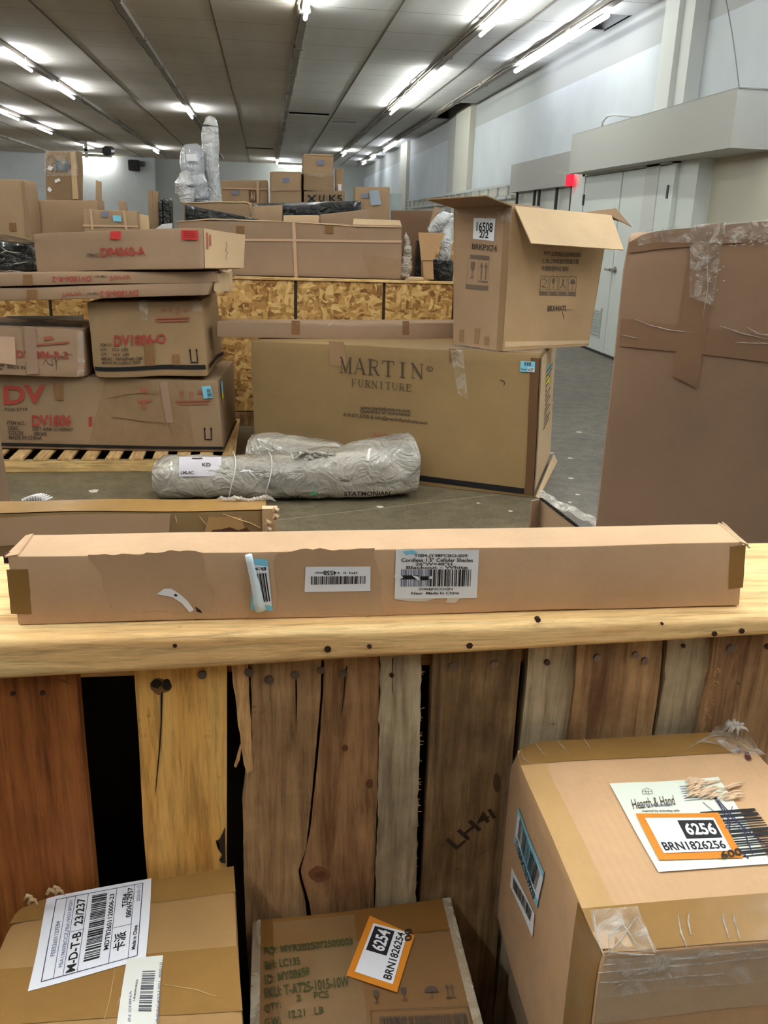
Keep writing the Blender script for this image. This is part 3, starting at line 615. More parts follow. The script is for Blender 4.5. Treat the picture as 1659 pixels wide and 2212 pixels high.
blob(s4, 798, 1692, 7, 10, plain('knot_red_core', (98, 60, 38), .8), SY+.0005, 'knot', 7)
blob(s4, 745, 1615, 7, 7, plain('knot_red_core', (98, 60, 38), .8), SY+.0005, 'knot', 8)
blob(s6, 1073, 1690, 8, 22, plain('knot_dark2', (84, 62, 42), .8), SY, 'knot', 9)
for par, pts in ((s3, [(583, 1478), (584, 1478), (583, 1515), (582, 1515)]), (s3, [(638, 1462), (641, 1462), (642, 1500), (639, 1590), (640, 1520), (641, 1495)]), (s4, [(744, 1458), (748, 1438), (750, 1438), (747, 1470), (744, 1502), (740, 1530), (735, 1555), (741, 1502)]), (s5, [(847, 1420), (850, 1420), (848, 1458), (849, 1505), (847, 1490)])):
    yy = SY-.003 if par is s5 else SY; flat(par, 'crack', yy, pts, KN, .0009)
MARK = plain('marker_stamp', (58, 42, 30), .8)
for st, a, b, h in (('LH', (985, 1835), (1040, 1790), 38), ('4I', (1035, 1785), (1072, 1765), 30)):
    A, B = at(a[0], a[1], Y=SY), at(b[0], b[1], Y=SY); u_ = (B-A); v_ = Vector((-u_.z, 0, u_.x)).normalized()*h/1850*.95
    prt('stamped_letters', [A, B, B+v_, A+v_], Vector((0, -1, 0)), [('t', 0, 0, 1, 1, st)], MARK, s6, .0008)
bm = bmesh.new(); rr = random.Random(3)   # frayed fibres
for k in range(26):
    y = 1440+rr.random()*150; x = 1532-(y-1440)*.2; p = at(x, y, Y=SY+.003); l_ = .005+.010*rr.random(); a_ = rr.uniform(-.9, .9)
    pts = [p+Vector((l_*t*math.cos(a_), -.004*t, l_*t*math.sin(a_)+.004*math.sin(t*3))) for t in (0, .35, .7, 1)]; tube(bm, pts, [.0006, .0005, .0004, .0002], 4)
for k in range(30):
    y = 1440+rr.random()*480; x = 909-(y-1440)*.03; p = at(x, y, Y=SY-.002); l_ = .002+.004*rr.random(); bar(bm, p, p+Vector((l_, -.001, rr.uniform(-.003, .003))), .0003, 4)
tag(mesh('wood_fibre', bm, WO['splinter'], crate), None, None, None, 'stuff')
flat(crate, 'splinter', SY-.003, [(519, 1606), (522, 1612), (518, 1640), (510, 1658), (505, 1654), (512, 1634)], WO['splinter'])
# ================================================================ NEAR CARTONS
# long narrow box on the rail
zb = 1.121; ty = 1.1935
fbl, fbr = at(37, 1350, Z=zb), at(1597, 1309, Z=zb)
ftl, ftr = at(14, 1202, Y=fbl.y), at(1606, 1172, Y=fbr.y); ft = (ftl.z+ftr.z)/2
btl, btr = at(60, 1154, Z=ftl.z), at(1562, 1132, Z=ftr.z)
bbl, bbr = Vector((btl.x+.004, btl.y, zb)), Vector((btr.x-.004, btr.y, zb))
lb = Box('shipping_box', [fbl, fbr, bbr, bbl, ftl, ftr, btr, btl], CB['pink'], 'long narrow cardboard box with three stickers lying on the crate rail', 'box', amp=.0012, bev=.0022, div=24, fr=9)
lb.sheet('packing_tape', pq(lb, 'F', (22, 1325), (66, 1325), (60, 1228), (13, 1230)), 'F', TAPE, .0006, 6, jag=.0006)
lb.sheet('packing_tape', pq(lb, 'F', (1572, 1274), (1603, 1270), (1610, 1178), (1577, 1182)), 'F', TAPE, .0006, 6, jag=.0006)
SCUF = card('tape_residue', (164, 134, 102), 1., .6, .3)
lb.sheet('tape_residue', pq(lb, 'F', (250, 1318), (468, 1322), (440, 1190), (190, 1196)), 'F', card('tape_residue_left', (190, 154, 118), 1., .5, .35), .0004, 14, jag=.006)
lb.sheet('tape_residue', pq(lb, 'F', (590, 1325), (830, 1322), (810, 1185), (600, 1188)), 'F', card('tape_residue_mid', (188, 153, 117), 1., .5, .35), .0004, 14, jag=.005)
L_ = lb.sheet('sticker', pq(lb, 'F', (658, 1277), (801, 1274), (802, 1222), (660, 1223)), 'F', WHT, .0010, 6)
L_['label'] = 'white sticker with an upside-down number and barcode'
lb.pr(pq(lb, 'F', (801, 1223), (660, 1222), (658, 1277), (801, 1276))[:], 'F', [('t', .52, .15, .72, .33, '4558'), ('t', .72, .2, .86, .28, '#43267'), ('t', .2, .2, .5, .28, 'LPN  C  4')], BLK, .0014, parent=L_)
lb.pr(pq(lb, 'F', (672, 1261), (790, 1258), (791, 1242), (672, 1243)), 'F', [('b', 0, 0, 1, 1, 44, 5)], BLK, .0014, 'barcode', L_)
L_ = lb.sheet('sticker', pq(lb, 'F', (853, 1291), (1029, 1291), (1035, 1187), (857, 1186)), 'F', WHT, .0010, 6, label='white label with a product description and barcode')
Q = pq(lb, 'F', (853, 1291), (1029, 1291), (1035, 1187), (857, 1186))
lb.pr(Q, 'F', [('t', .22, .83, .86, .91, 'T004-JY38FCBO-009'), ('t', .07, .75, .93, .83, 'Cordless 1.5" Cellular Shades'), ('t', .24, .675, .68, .74, '26"W×48"H'), ('t', .13, .61, .87, .67, 'Blackout - White'),
                ('t', .28, .16, .70, .22, 'X004JNCOGN'), ('t', .2, .085, .78, .14, 'New  Made In China')], INK, .0014, parent=L_)
lb.pr(Q, 'F', [('b', .42, .25, .93, .6, 28, 11), ('r', .06, .4, .28, .48), ('r', .3, .38, .4, .46)], BLK, .0014, 'barcode', L_)
lb.pr(Q, 'F', [('b', .07, .25, .42, .6, 24, 12)], GREYI, .0013, 'barcode', L_)
lb.pr(Q, 'F', [('p', [(.08, .96), (.2, .985), (.26, .95), (.22, .9), (.16, .91), (.13, .88)])], BLU, .0014, 'blue_scrap', L_)
lb.pr(Q, 'F', [('p', [(-.01, .45), (.0, .52), (.06, .5), (.1, .44), (.03, .38)]), ('p', [(.2, .48), (.27, .46), (.31, .38), (.27, .39)]), ('p', [(.4, .44), (.44, .47), (.45, .39)])], WHT, .0016, 'torn_paper', L_)
lb.pr(Q, 'F', [('p', [(0, .0), (.5, .0), (.38, -.07), (.2, -.06), (.05, -.03)]), ('p', [(.64, 0), (.8, .01), (.74, -.1), (.62, -.09)])], plain('torn_film', (210, 200, 186), .4), .0008, 'torn_paper', L_)
# peeled blue sticker
st_ = lb.poly('peeled_sticker', pq(lb, 'F', (541, 1316), (589, 1318), (578, 1207), (548, 1205)), 'F', BLU, .001)
st_['label'] = 'peeling light blue sticker'
lb.pr(pq(lb, 'F', (541, 1316), (589, 1318), (578, 1207), (548, 1205)), 'F', [('p', [(.1, .12), (.98, .1), (.98, .86), (.06, .88)])], WHT, .0013, 'sticker_paper', st_)
lb.pr(pq(lb, 'F', (562, 1300), (584, 1297), (575, 1236), (552, 1238)), 'F', [('b', 0, 0, 1, 1, 9, 3)], BLK, .0016, 'barcode', st_)
lb.pr(pq(lb, 'F', (574, 1223), (550, 1225), (551, 1233), (575, 1230)), 'F', [('t', 0, 0, 1, 1, 'B:s')], BLK, .0016, 'printed_text', st_)
a_, b_ = lb.hit('F', 537, 1196), lb.hit('F', 563, 1315); bm = bmesh.new(); pts = [a_.lerp(b_, i/8)+Vector((0, -.0035, 0)) for i in range(9)]
tube(bm, pts, [.0032+.0022*i/8 for i in range(9)], 10, .001, 60); mesh('curled_sticker_edge', bm, plain('curl_paper', (214, 228, 234), .4), lb.o, smooth=True)
lb.pr(pq(lb, 'F', (330, 1330), (445, 1330), (445, 1265), (330, 1265)), 'F', [('p', [(.08, .72), (.22, .9), (.36, .9), (.5, .74), (.66, .5), (.78, .2), (.7, .12), (.55, .42), (.38, .62), (.2, .68)])], WHT, .0012, 'torn_paper')
lb.pr(pq(lb, 'F', (330, 1330), (445, 1330), (445, 1265), (330, 1265)), 'F', [('p', [(.8, .32), (.9, .2), (.94, .1), (.84, .14)]), ('p', [(.4, .7), (.44, .74), (.48, .66), (.43, .64)])], BLK, .0014, 'torn_hole')
# open end flaps
bm = slab([ftl+Vector((-.002, 0, 0)), btl+Vector((-.002, 0, -.001)), btl+Vector((.006, -.002, .0015)), ftl+Vector((.01, .001, .0015))][::-1], .0015); mesh('end_flap', bm, CB['pink'], lb.o)
bm = slab([ftr+Vector((.006, -.001, -.002)), btr+Vector((.004, 0, -.002)), btr+Vector((-.006, 0, .002)), ftr+Vector((-.004, 0, .0015))], .0015); slab([ftr+Vector((.009, 0, -.006)), btr+Vector((.006, 0, -.002)), btr+Vector((-.001, 0, .003)), ftr+Vector((.002, 0, -.001))], .0015, bm); mesh('end_flap', bm, CB['light'], lb.o)
mesh('end_opening', boxbm(tuple(ftl+Vector((-.0035, .002, -.008))), tuple(ftl+Vector((.001, .012, .000)))), plain('opening_dark', (70, 36, 30), .9), lb.o)

# right near carton (orange tag 6256)
def top_box(name, tl, tr, fl, fr_, zt, h, mat, label, Y=None, **k):
    """tl tr fl fr pixels of the top face, all on plane z"""
    A, B, C, D = at(fl[0], fl[1], Z=zt), at(fr_[0], fr_[1], Z=zt), at(tr[0], tr[1], Z=zt), at(tl[0], tl[1], Z=zt)
    H = Vector((0, 0, h)); return Box(name, [A-H, B-H, C-H, D-H, A, B, C, D], mat, label, 'box', **k)
Z1 = .975
A = at(1303, 2068, Z=Z1); D = at(1106, 1606, Z=Z1); C = at(1596, 1577, Z=Z1); B = A + (C-D)*1.02; B.z = Z1
hb = .235; H = Vector((0, 0, hb))
b1 = Box('shipping_box', [A-H, B-H, C-H, D-H, A, B, C, D], CB['flute'], 'big film-wrapped cardboard box at lower right with orange tag 6256', 'box', amp=.0022, bev=.004, div=20, fr=10, crush=((7, .012, .04), (4, .008, .035), (6, .01, .03)))
b1.band([('T', 0, 1)], .86, .995, 'u', TAPE, .0008, n=16); b1.band([('T', 0, 1)], .005, .17, 'u', TAPE, .0008, n=16)
b1.band([('T', .02, .98)], .0, .1, 'v', card('tape_pale', (190, 150, 96), 1., .3, .5), .0006, n=16)
b1.band([('L', 0, 1)], .80, .99, 'v', TAPE, .0008, n=12)
b1.band([('F', 0, 1)], .72, 1.0, 'u', card('film_over_card', (186, 158, 128), 1., .3, .5), .0012, n=16); b1.band([('F', 0, .6)], .06, .3, 'v', TAPE, .0016, n=8)
Lq = pq(b1, 'T', (1422, 1886), (1665, 1868), (1552, 1680), (1315, 1697)); L_ = b1.sheet('shipping_label', Lq, 'T', CREAM, .0016, 12, label='large torn cream label with script lettering and scribbles')
# perspective: use in-plane coordinates of the label for its printing
b1.pr(pq(b1, 'T', (1368, 1754), (1462, 1740), (1452, 1719), (1358, 1733)), 'T', [('t', 0, 0, 1, 1, '/Hearth & Hand')], INK, .0022, 'printed_text', L_)
b1.pr(pq(b1, 'T', (1383, 1747), (1452, 1743), (1450, 1738), (1380, 1742)), 'T', [('t', 0, 0, 1, 1, 'WITH MAGNOLIA')], GREYI, .0022, 'printed_text', L_)
b1.pr(pq(b1, 'T', (1387, 1719), (1408, 1718), (1405, 1704), (1385, 1706)), 'T', [('l', [(0, 0), (0, .6), (.5, 1), (1, .6), (1, 0), (0, 0)], .05), ('l', [(.35, 0), (.35, .6)], .05), ('l', [(.6, 0), (.6, .6)], .05), ('l', [(0, .4), (1, .4)], .05)], INK, .0022, 'printed_emblem', L_)
b1.pr(pq(b1, 'T', (1388, 1760), (1470, 1756), (1465, 1750), (1386, 1754)), 'T', [('t', 0, 0, 1, 1, 'inspired by everyday with')], INK, .0022, 'printed_text', L_)
b1.pr(pq(b1, 'T', (1480, 1735), (1545, 1728), (1520, 1690), (1465, 1693)), 'T', [('t', 0, v, .5+.3*((v*7) % 1), v+.07, 'xlmn afko sted') for v in (.0, .16, .32, .5, .66, .82)][:0]+[('l', [(0, v), (.5+.4*((v*7) % 1), v)], .03) for v in (.1, .22, .34, .46, .58, .7, .82)], GREYI, .0022, 'printed_text', L_)
b1.pr(pq(b1, 'T', (1575, 1858), (1700, 1845), (1625, 1745), (1508, 1752)), 'T', [('h', 0, 0, 1, 1, 16, 8)], BLK, .0022, 'barcode', L_)
b1.pr(pq(b1, 'T', (1560, 1870), (1690, 1860), (1610, 1715), (1500, 1722)), 'T', [('l', [(.35, 1), (.42, .6), (.3, .3), (.45, .05)], .014), ('l', [(.36, 1), (.6, .5), (.55, .1)], .014), ('l', [(.1, .9), (.4, .55), (.8, .3)], .008), ('l', [(.33, .99), (.5, .62), (.9, .15)], .012), ('l', [(.15, .3), (.6, .8)], .008)], plain('pen_blue', (46, 44, 78), .6), .0024, 'scribble', L_)
bm = bmesh.new(); rr = random.Random(4); N_ = b1.N('T')
for k in range(60):
    x = 1478+rr.random()*100; y = 1690+rr.random()*38+(x-1478)*.12; p = b1.hit('T', x, y); q_ = b1.hit('T', x+14+rr.random()*24, y-4-8*rr.random())
    tube(bm, [p+N_*.002, p.lerp(q_, .5)+N_*(.0025+.0015*rr.random()), q_+N_*.002], [.0004, .0012, .0003], 5)
mesh('torn_paper', bm, plain('torn_paper_fuzz', (220, 190, 158), .8), L_, smooth=True)
OL = b1.sheet('inventory_tag', pq(b1, 'T', (1424, 1862), (1606, 1857), (1549, 1757), (1373, 1763)), 'T', ORG, .0026, 10, label='orange tag with number 6256')
b1.pr(pq(b1, 'T', (1434, 1848), (1580, 1842), (1540, 1769), (1393, 1773)), 'T', [('r', 0, 0, 1, 1)], WHT, .0031, 'sticker_paper', OL)
OQ = pq(b1, 'T', (1434, 1848), (1580, 1842), (1540, 1769), (1393, 1773))
b1.pr(OQ, 'T', [('t', .04, .06, .95, .3, 'BRN1826256'), ('r', .45, .38, .97, .92)], BLK, .0034, 'printed_text', OL)
b1.pr(OQ, 'T', [('t', .5, .47, .93, .83, '~6256')], WHT, .0037, 'printed_text', OL)
b1.pr(pq(b1, 'T', (1560, 1862), (1604, 1852), (1596, 1836), (1555, 1846)), 'T', [('t', 0, 0, 1, 1, '600')], BLK, .0037, 'handwriting', OL)
S_ = b1.sheet('barcode_sticker', pq(b1, 'L', (1112, 1816), (1160, 1962), (1177, 1884), (1122, 1742)), 'L', BLU, .0014, 6, label='white and light blue barcode sticker')
S4 = lambda a, b, c, d: pq(b1, 'L', a, b, c, d)
b1.pr(S4((1116, 1806), (1163, 1946), (1176, 1895), (1123, 1755)), 'L', [('r', 0, 0, 1, .98)], WHT, .0018, 'sticker_paper', S_)
b1.pr(S4((1122, 1808), (1159, 1925), (1170, 1885), (1128, 1765)), 'L', [('b', 0, 0, 1, 1, 40, 9)], BLK, .0021, 'barcode', S_)
b1.pr(S4((1116, 1826), (1154, 1944), (1158, 1930), (1120, 1812)), 'L', [('t', 0, 0, 1, 1, 'T108AXT0339233')], BLK, .0021, 'printed_text', S_)
S_ = b1.sheet('barcode_sticker', pq(b1, 'L', (1105, 1913), (1151, 2024), (1155, 1974), (1108, 1873)), 'L', WHT, .0014, 6, label='plain white barcode sticker')
b1.pr(S4((1112, 1919), (1146, 1990), (1150, 1968), (1112, 1895)), 'L', [('b', 0, 0, 1, 1, 30, 13)], BLK, .0018, 'barcode', S_)
F_ = b1.sheet('stretch_film', pq(b1, 'T', (1292, 2062), (1420, 2072), (1375, 1970), (1275, 1975)), 'T', FILM, .003, 20, .006)
b1.sheet('stretch_film', b1.uvs('F', 0, .84, 1, 1.0), 'F', FILM, .002, 26, .006); b1.sheet('stretch_film', pq(b1, 'T', (1500, 1618), (1655, 1640), (1600, 1572), (1545, 1575)), 'T', FILM, .003, 16, .012)
b1.sheet('stretch_film', b1.uvs('L', 0, .0, .98, .96), 'L', film('clear_film_thin', .12, sc=20., base=.03), .003, 16, .002)
b1.creases('T', [[(1376, 1984), (1345, 2030), (1310, 2072)], [(1378, 1986), (1400, 2030), (1415, 2066)], [(1285, 1968), (1290, 2030), (1300, 2074)], [(1308, 2066), (1360, 2066), (1415, 2070)], [(1330, 1965), (1345, 2000), (1380, 2050)], [(1462, 1980), (1468, 2020), (1482, 2054)], [(1486, 1975), (1484, 2000), (1490, 2026)], [(1562, 1975), (1560, 1990), (1572, 2032)], [(1582, 1975), (1585, 1990), (1597, 2034)], [(1350, 2000), (1318, 2020), (1312, 2066)]], .0009, .003)
b1.creases('T', [[(1150, 1600), (1180, 1640)], [(1200, 1600), (1230, 1632)], [(1260, 1595), (1275, 1620)], [(1110, 1604), (1130, 1640), (1150, 1652)], [(1480, 1620), (1530, 1592), (1580, 1580)], [(1560, 1600), (1590, 1575), (1600, 1590)]], .0006, .003)
bm = bmesh.new(); rr = random.Random(8); c0 = at(1588, 1585, Z=Z1+.004)
for k in range(14):
    a_ = rr.random()*6.28; pts = [c0+Vector((.012*t*math.cos(a_), .010*t*math.sin(a_), .010*math.sin(t*2.2)+.004*rr.random())) for t in (0, .4, .8, 1.2)]; tube(bm, pts, [.0022, .003, .0018, .0005], 5)
mesh('film_knot', bm, film('clear_film_knot', .5, base=.35), b1.o, smooth=True)
b1.pr(pq(b1, 'T', (1590, 1650), (1640, 1655), (1625, 1610), (1580, 1605)), 'T', [('p', [(.15, .6), (.25, .9), (.4, .9), (.42, .65), (.3, .5)]), ('p', [(.5, .3), (.55, .62), (.75, .62), (.8, .3), (.65, .2)])], plain('puncture', (84, 44, 36), .9), .0018, 'puncture')
b1.creases('F', [[(1290, 2100), (1400, 2090), (1520, 2080), (1659, 2060)], [(1295, 2120), (1420, 2112), (1560, 2100)], [(1300, 2085), (1420, 2075), (1659, 2045)], [(1330, 2130), (1380, 2100), (1440, 2090)]], .0010, .003)
# cartons below it
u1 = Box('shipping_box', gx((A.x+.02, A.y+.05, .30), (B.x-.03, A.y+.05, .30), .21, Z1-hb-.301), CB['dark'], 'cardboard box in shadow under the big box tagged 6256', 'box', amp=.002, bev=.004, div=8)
# middle carton (tag 6254)
Z2 = .765
A = at(538, 2330, Z=Z2); D = at(546, 1990, Z=Z2); C = at(972, 1938, Z=Z2); B = at(1076, 2330, Z=Z2)
H = Vector((0, 0, Z2-.30))
b2 = Box('shipping_box', [A-H, B-H, C-H, D-H, A, B, C, D], card('cardboard_amber_shaded', (118, 84, 46), 1.), 'middle cardboard box with green print and orange tag 6254', 'box', amp=.0018, bev=.004, div=18, fr=10)  # deep shade is worked into this carton's darker base colour
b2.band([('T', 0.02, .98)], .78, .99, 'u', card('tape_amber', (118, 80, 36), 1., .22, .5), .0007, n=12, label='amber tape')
b2.band([('T', .0, .99)], .955, .998, 'v', film('clear_tape_edge', .3, (225, 215, 190), .2, 20., .3), .0014, n=20, name='clear_tape'); b2.band([('T', .0, .99)], .0, .04, 'v', film('clear_tape_edge', .3), .0014, n=20, name='clear_tape')
b2.band([('T', .0, .96)], .1, .5, 'v', film('clear_film_dull', .15, (200, 180, 140), .3, 12., .08), .0012, n=20, name='clear_tape')
def tx(box, f, px, s, mat=GRN, off=.0018): return [box, f, px, s, mat, off]
for px, s_ in ((((572, 2066), (763, 2042), (761, 2026), (570, 2050)), 'PO: MYR2025072500003'), (((574, 2098), (648, 2088), (646, 2070), (572, 2080)), 'BH: LC135'), (((574, 2130), (668, 2112), (666, 2092), (572, 2110)), 'ID: MY08659'), (((573, 2160), (755, 2136), (752, 2112), (570, 2138)), 'SKU: T-AT25-1015-10W'), (((573, 2192), (608, 2184), (606, 2166), (571, 2174)), 'QTY:'), (((641, 2168), (652, 2166), (650, 2153), (639, 2155)), '2'), (((678, 2163), (710, 2160), (708, 2145), (676, 2148)), 'PCS'), (((573, 2222), (608, 2216), (606, 2198), (571, 2204)), 'G.W:'), (((625, 2205), (660, 2200), (658, 2184), (623, 2188)), '12.21'), (((680, 2196), (700, 2194), (698, 2179), (678, 2181)), 'LB')):
    b2.pr(pq(b2, 'T', *px), 'T', [('t', 0, 0, 1, 1, s_)], GRN, .0018)
OL = b2.sheet('inventory_tag', pq(b2, 'T', (858, 2147), (896, 2025), (799, 1980), (747, 2112)), 'T', ORG, .0022, 8, label='orange tag with number 6254')
OQ = pq(b2, 'T', (849, 2130), (881, 2019), (807, 1997), (766, 2104)); b2.pr(OQ, 'T', [('r', 0, 0, 1, 1)], WHT, .0026, 'sticker_paper', OL)
b2.pr(OQ, 'T', [('t', .05, .06, .96, .28, 'BRN1826254'), ('r', .45, .36, .95, .93)], BLK, .003, 'printed_text', OL); b2.pr(OQ, 'T', [('t', .5, .45, .91, .82, '~6254')], WHT, .0034, 'printed_text', OL)
b2.pr(pq(b2, 'T', (890, 2037), (890, 2010), (874, 2012), (874, 2039)), 'T', [('t', 0, 0, 1, 1, '00')], BLK, .003, 'handwriting', OL)
b2.pr(pq(b2, 'T', (798, 2172), (990, 2160), (985, 2128), (795, 2138)), 'T', [('g', .03, 0, .14, .9), ('g', .34, .1, .46, 1), ('u', .62, .1, .8, 1), ('a', .86, .1, .98, 1)], INK, .0018, 'printed_symbols')
b2.pr(pq(b2, 'T', (815, 2330), (1045, 2320), (1010, 2176), (800, 2186)), 'T', [('f', 0, 0, 1, 1, .008), ('b', .08, .1, .98, .9, 50, 21)], INK, .0018, 'printed_barcode')
# left carton
Z3r, Z3l = .832, .812
D = at(44, 1945, Y=.772); C = at(505, 1868, Y=.776)
B = at(532, 2330, Z=C.z); A = at(-130, 2330, Z=D.z)
H = Vector((0, 0, D.z-.30))
b3 = Box('shipping_box', [A-H, B-H, C-H, D-H, A, B, C, D], CB['near'], 'left near cardboard box with white shipping labels on its top', 'box', amp=.0022, bev=.005, div=18, fr=8, crush=((7, .01, .04),))
b3.band([('T', 0, 1)], .84, .99, 'u', TAPE, .0007, n=12); b3.band([('T', 0, 1)], .25, .55, 'u', TAPE, .0007, n=12); 
WL = b3.sheet('shipping_label', pq(b3, 'T', (316, 2076), (327, 1898), (103, 1941), (61, 2141)), 'T', WHT, .0014, 10, label='large white shipping label with black barcode')
LQ = pq(b3, 'T', (316, 2076), (327, 1898), (103, 1941), (61, 2141))
b3.pr(LQ, 'T', [('f', .06, .08, .95, .9, .008), ('l', [(.06, .80), (.95, .80)], .005), ('l', [(.06, .72), (.95, .72)], .005), ('l', [(.06, .60), (.95, .60)], .005), ('l', [(.06, .33), (.95, .33)], .005), ('l', [(.06, .16), (.95, .16)], .005), ('l', [(.45, .16), (.45, .33)], .005), ('l', [(.52, .6), (.52, .72)], .005)], plain('navy_ink', (60, 64, 96), .6), .0018, 'label_frame', WL)
b3.pr(LQ, 'T', [('t', .08, .62, .5, .70, 'M-D-T-B'), ('t', .58, .62, .9, .70, '23/237'), ('t', .22, .35, .88, .395, 'MDTB2601120006-23'), ('t', .68, .22, .85, .27, 'TEB4'), ('t', .54, .175, .92, .225, '08069-2957'), ('t', .14, .105, .42, .14, 'Made in China')], BLK, .0018, 'printed_text', WL)
b3.pr(LQ, 'T', [('t', .16, .735, .9, .775, 'FBA19607BCCZ,FBA19021/IPGH'), ('t', .3, .83, .68, .87, 'FEEE2601127EB4'), ('t', .72, .1, .93, .135, '2026-01-12')], GREYI, .0018, 'printed_text', WL)
b3.pr(LQ, 'T', [('t', .17, .2, .38, .31, '卡派')], BLK, .0018, 'printed_text', WL)
b3.pr(LQ, 'T', [('b', .15, .42, .92, .56, 42, 17)], BLK, .0018, 'barcode', WL)
W2 = b3.sheet('shipping_label', pq(b3, 'T', (330, 2290), (354, 2068), (275, 2076), (240, 2290)), 'T', plain('paper_warm', (226, 226, 218), .4), .0016, 8, label='smaller off-white label with grey barcode')
b3.pr(pq(b3, 'T', (327, 2190), (338, 2099), (310, 2100), (299, 2190)), 'T', [('b', 0, 0, 1, 1, 22, 23)], plain('grey_bar', (84, 84, 92), .6), .002, 'barcode', W2)
b3.pr(pq(b3, 'T', (292, 2168), (300, 2122), (296, 2122), (288, 2168)), 'T', [('t', 0, 0, 1, 1, 'UNKPCRZ3')], INK, .002, 'printed_text', W2)
b3.pr(pq(b3, 'T', (343, 2212), (352, 2084), (347, 2084), (336, 2212)), 'T', [('t', 0, 0, 1, 1, 'RG2C4221301 40010')], GREYI, .002, 'printed_text', W2)
b3.pr(pq(b3, 'T', (280, 2260), (286, 2146), (281, 2146), (272, 2260)), 'T', [('t', 0, 0, 1, 1, 'MADE IN CHINA')], GREYI, .002, 'printed_text', W2)
b3.creases('T', [[(250, 2090), (240, 2150), (225, 2212)], [(280, 2120), (250, 2180)], [(355, 2130), (420, 2140), (480, 2160)]], .0005, .002, card('tape_wrinkle', (190, 156, 100), 1., .3, .5))
bm = bmesh.new()
for x, y in ((52, 1938), (60, 1946), (100, 1925), (112, 1920), (118, 1926)):
    p = at(x, y, Z=C.z+.004); tube(bm, [p+Vector((0,0,-.004)), p+Vector((.003, .001, .001)), p+Vector((.007, .0, .0)), p+Vector((.010, -.002, -.004))], [.0015, .0025, .002, .0006], 6, .001, 200)
mesh('torn_film', bm, card('torn_tape', (176, 144, 100), 1., .3, .5), b3.o, smooth=True)
# floor of the near bin that carries these cartons
dk = empty('wooden_pallet', (.14, .5, 0), 'dark wooden pallet base under the near boxes against the slats', 'pallet')
bm = bmesh.new()
for k in range(9): boxbm((-.6+.17*k, -.15, .27), (-.46+.17*k, .77, .298), bm)
mesh('deck_board', bm, WO['brown'], dk)
bm = bmesh.new()
for x in (-.58, .1, .78): boxbm((x, -.1, 0), (x+.08, .75, .27), bm)
mesh('stringer', bm, WO['brown'], dk)
# ================================================================ JUST BEYOND THE RAIL
c8 = [Vector((-.75, 1.2, 0)), Vector((at(574, 1140, Y=1.2).x, 1.2, 0)), None, None]
tl = at(0, 1090, Y=1.2); tr = at(572, 1077, Y=1.2); tz = (tl.z+tr.z)/2
FT = at(280, 1106, Y=1.2); BT = at(280, 1081, Z=FT.z)
o1 = Box('open_carton', gx((-.62, 1.2, 0), (tr.x, 1.2, 0), BT.y-1.2, FT.z), CB['ochre'], 'tall taped cardboard carton with a ragged top corner behind the rail', 'box', amp=.002, bev=.003, div=18, fr=8)
o1.sheet('paper_patch', pq(o1, 'F', (-60, 1180), (363, 1170), (367, 1107), (-60, 1118)), 'F', CB['inner'], .0012, 8, label='pale scuffed panel')
o1.sheet('tape_residue', pq(o1, 'F', (440, 1150), (530, 1150), (520, 1116), (450, 1114)), 'F', card('residue', (184, 146, 94), 1., .3, .5), .0012, 8)
o1.sheet('packing_tape', o1.uvs('T', 0, 0, 1, 1), 'T', TAPE, .0014, 16)
o1.creases('F', [[(378, 1110), (380, 1120), (381, 1128)], [(430, 1112), (445, 1132)], [(480, 1108), (510, 1120), (540, 1130), (562, 1140)]], .0009, .003, card('tape_wrinkle2', (214, 176, 124), 1., .3, .5))
o1.pr(pq(o1, 'F', (450, 1150), (540, 1150), (540, 1136), (450, 1136)), 'F', [('p', [(0, 0), (.1, .5), (.3, .6), (.5, .9), (.7, .4), (.9, .8), (1, 0)])], plain('torn_hole_dark', (96, 60, 40), .9), .0016, 'torn_edge')
bm = boxbm((tr.x-.004, 1.196, FT.z-.12), (tr.x+.018, 1.21, FT.z+.004)); rr = random.Random(2)
for k in range(7):
    p = Vector((tr.x+.002+.012*rr.random(), 1.192, FT.z-.01*k)); tube(bm, [p, p+Vector((.002, -.003, .006)), p+Vector((.006, 0, .004))], [.003, .005, .002], 6)
mesh('ragged_corner', bm, CB['light'], o1.o, smooth=False)
bm = bmesh.new()
for k in range(16): p = at(470+k*7, 1076+rr.random()*8, Y=BT.y-.01); tube(bm, [p, p+Vector((.006, -.003, .004)), p+Vector((.014, 0, -.002))], [.0015, .003, .001], 5)
mesh('film_scrap', bm, film('clear_film_knot', .5, base=.35), o1.o, smooth=True)
bm = bmesh.new()
for k in range(9): p = at(50+k*6, 1080-8*math.sin(k/8*3.1), Y=BT.y+.04); tube(bm, [p-Vector((0, 0, .015)), p, p+Vector((.01, .004, .003))], [.002, .003, .001], 6)
mesh('film_scrap', bm, plain('white_film', (216, 212, 210), .3, .6), o1.o, smooth=True)
# green-strapped carton at left edge
c0 = at(-6, 900, Y=2.0)
ga = at(-3, 900, Y=2.0); gb = at(26, 1110, Y=2.0)
g1 = Box('shipping_box', [Vector((-1.2, 2.0, 0)), Vector((gb.x+.04, 2.0, 0)), Vector((gb.x-.06, 2.07, 0)), Vector((-1.2, 2.1, 0)), Vector((-1.2, 2.0, ga.z)), Vector((ga.x, 2.0, ga.z)), Vector((ga.x-.10, 2.07, ga.z)), Vector((-1.2, 2.1, ga.z))], CB['red'], 'flat cardboard carton with a green strap cut off by the left edge', 'box', amp=.003, bev=.005, div=10)
g1.band([('F', 0, 1)], .80, .81, 'u', plain('green_strap', (40, 150, 90), .4), .003, 'strap'); 
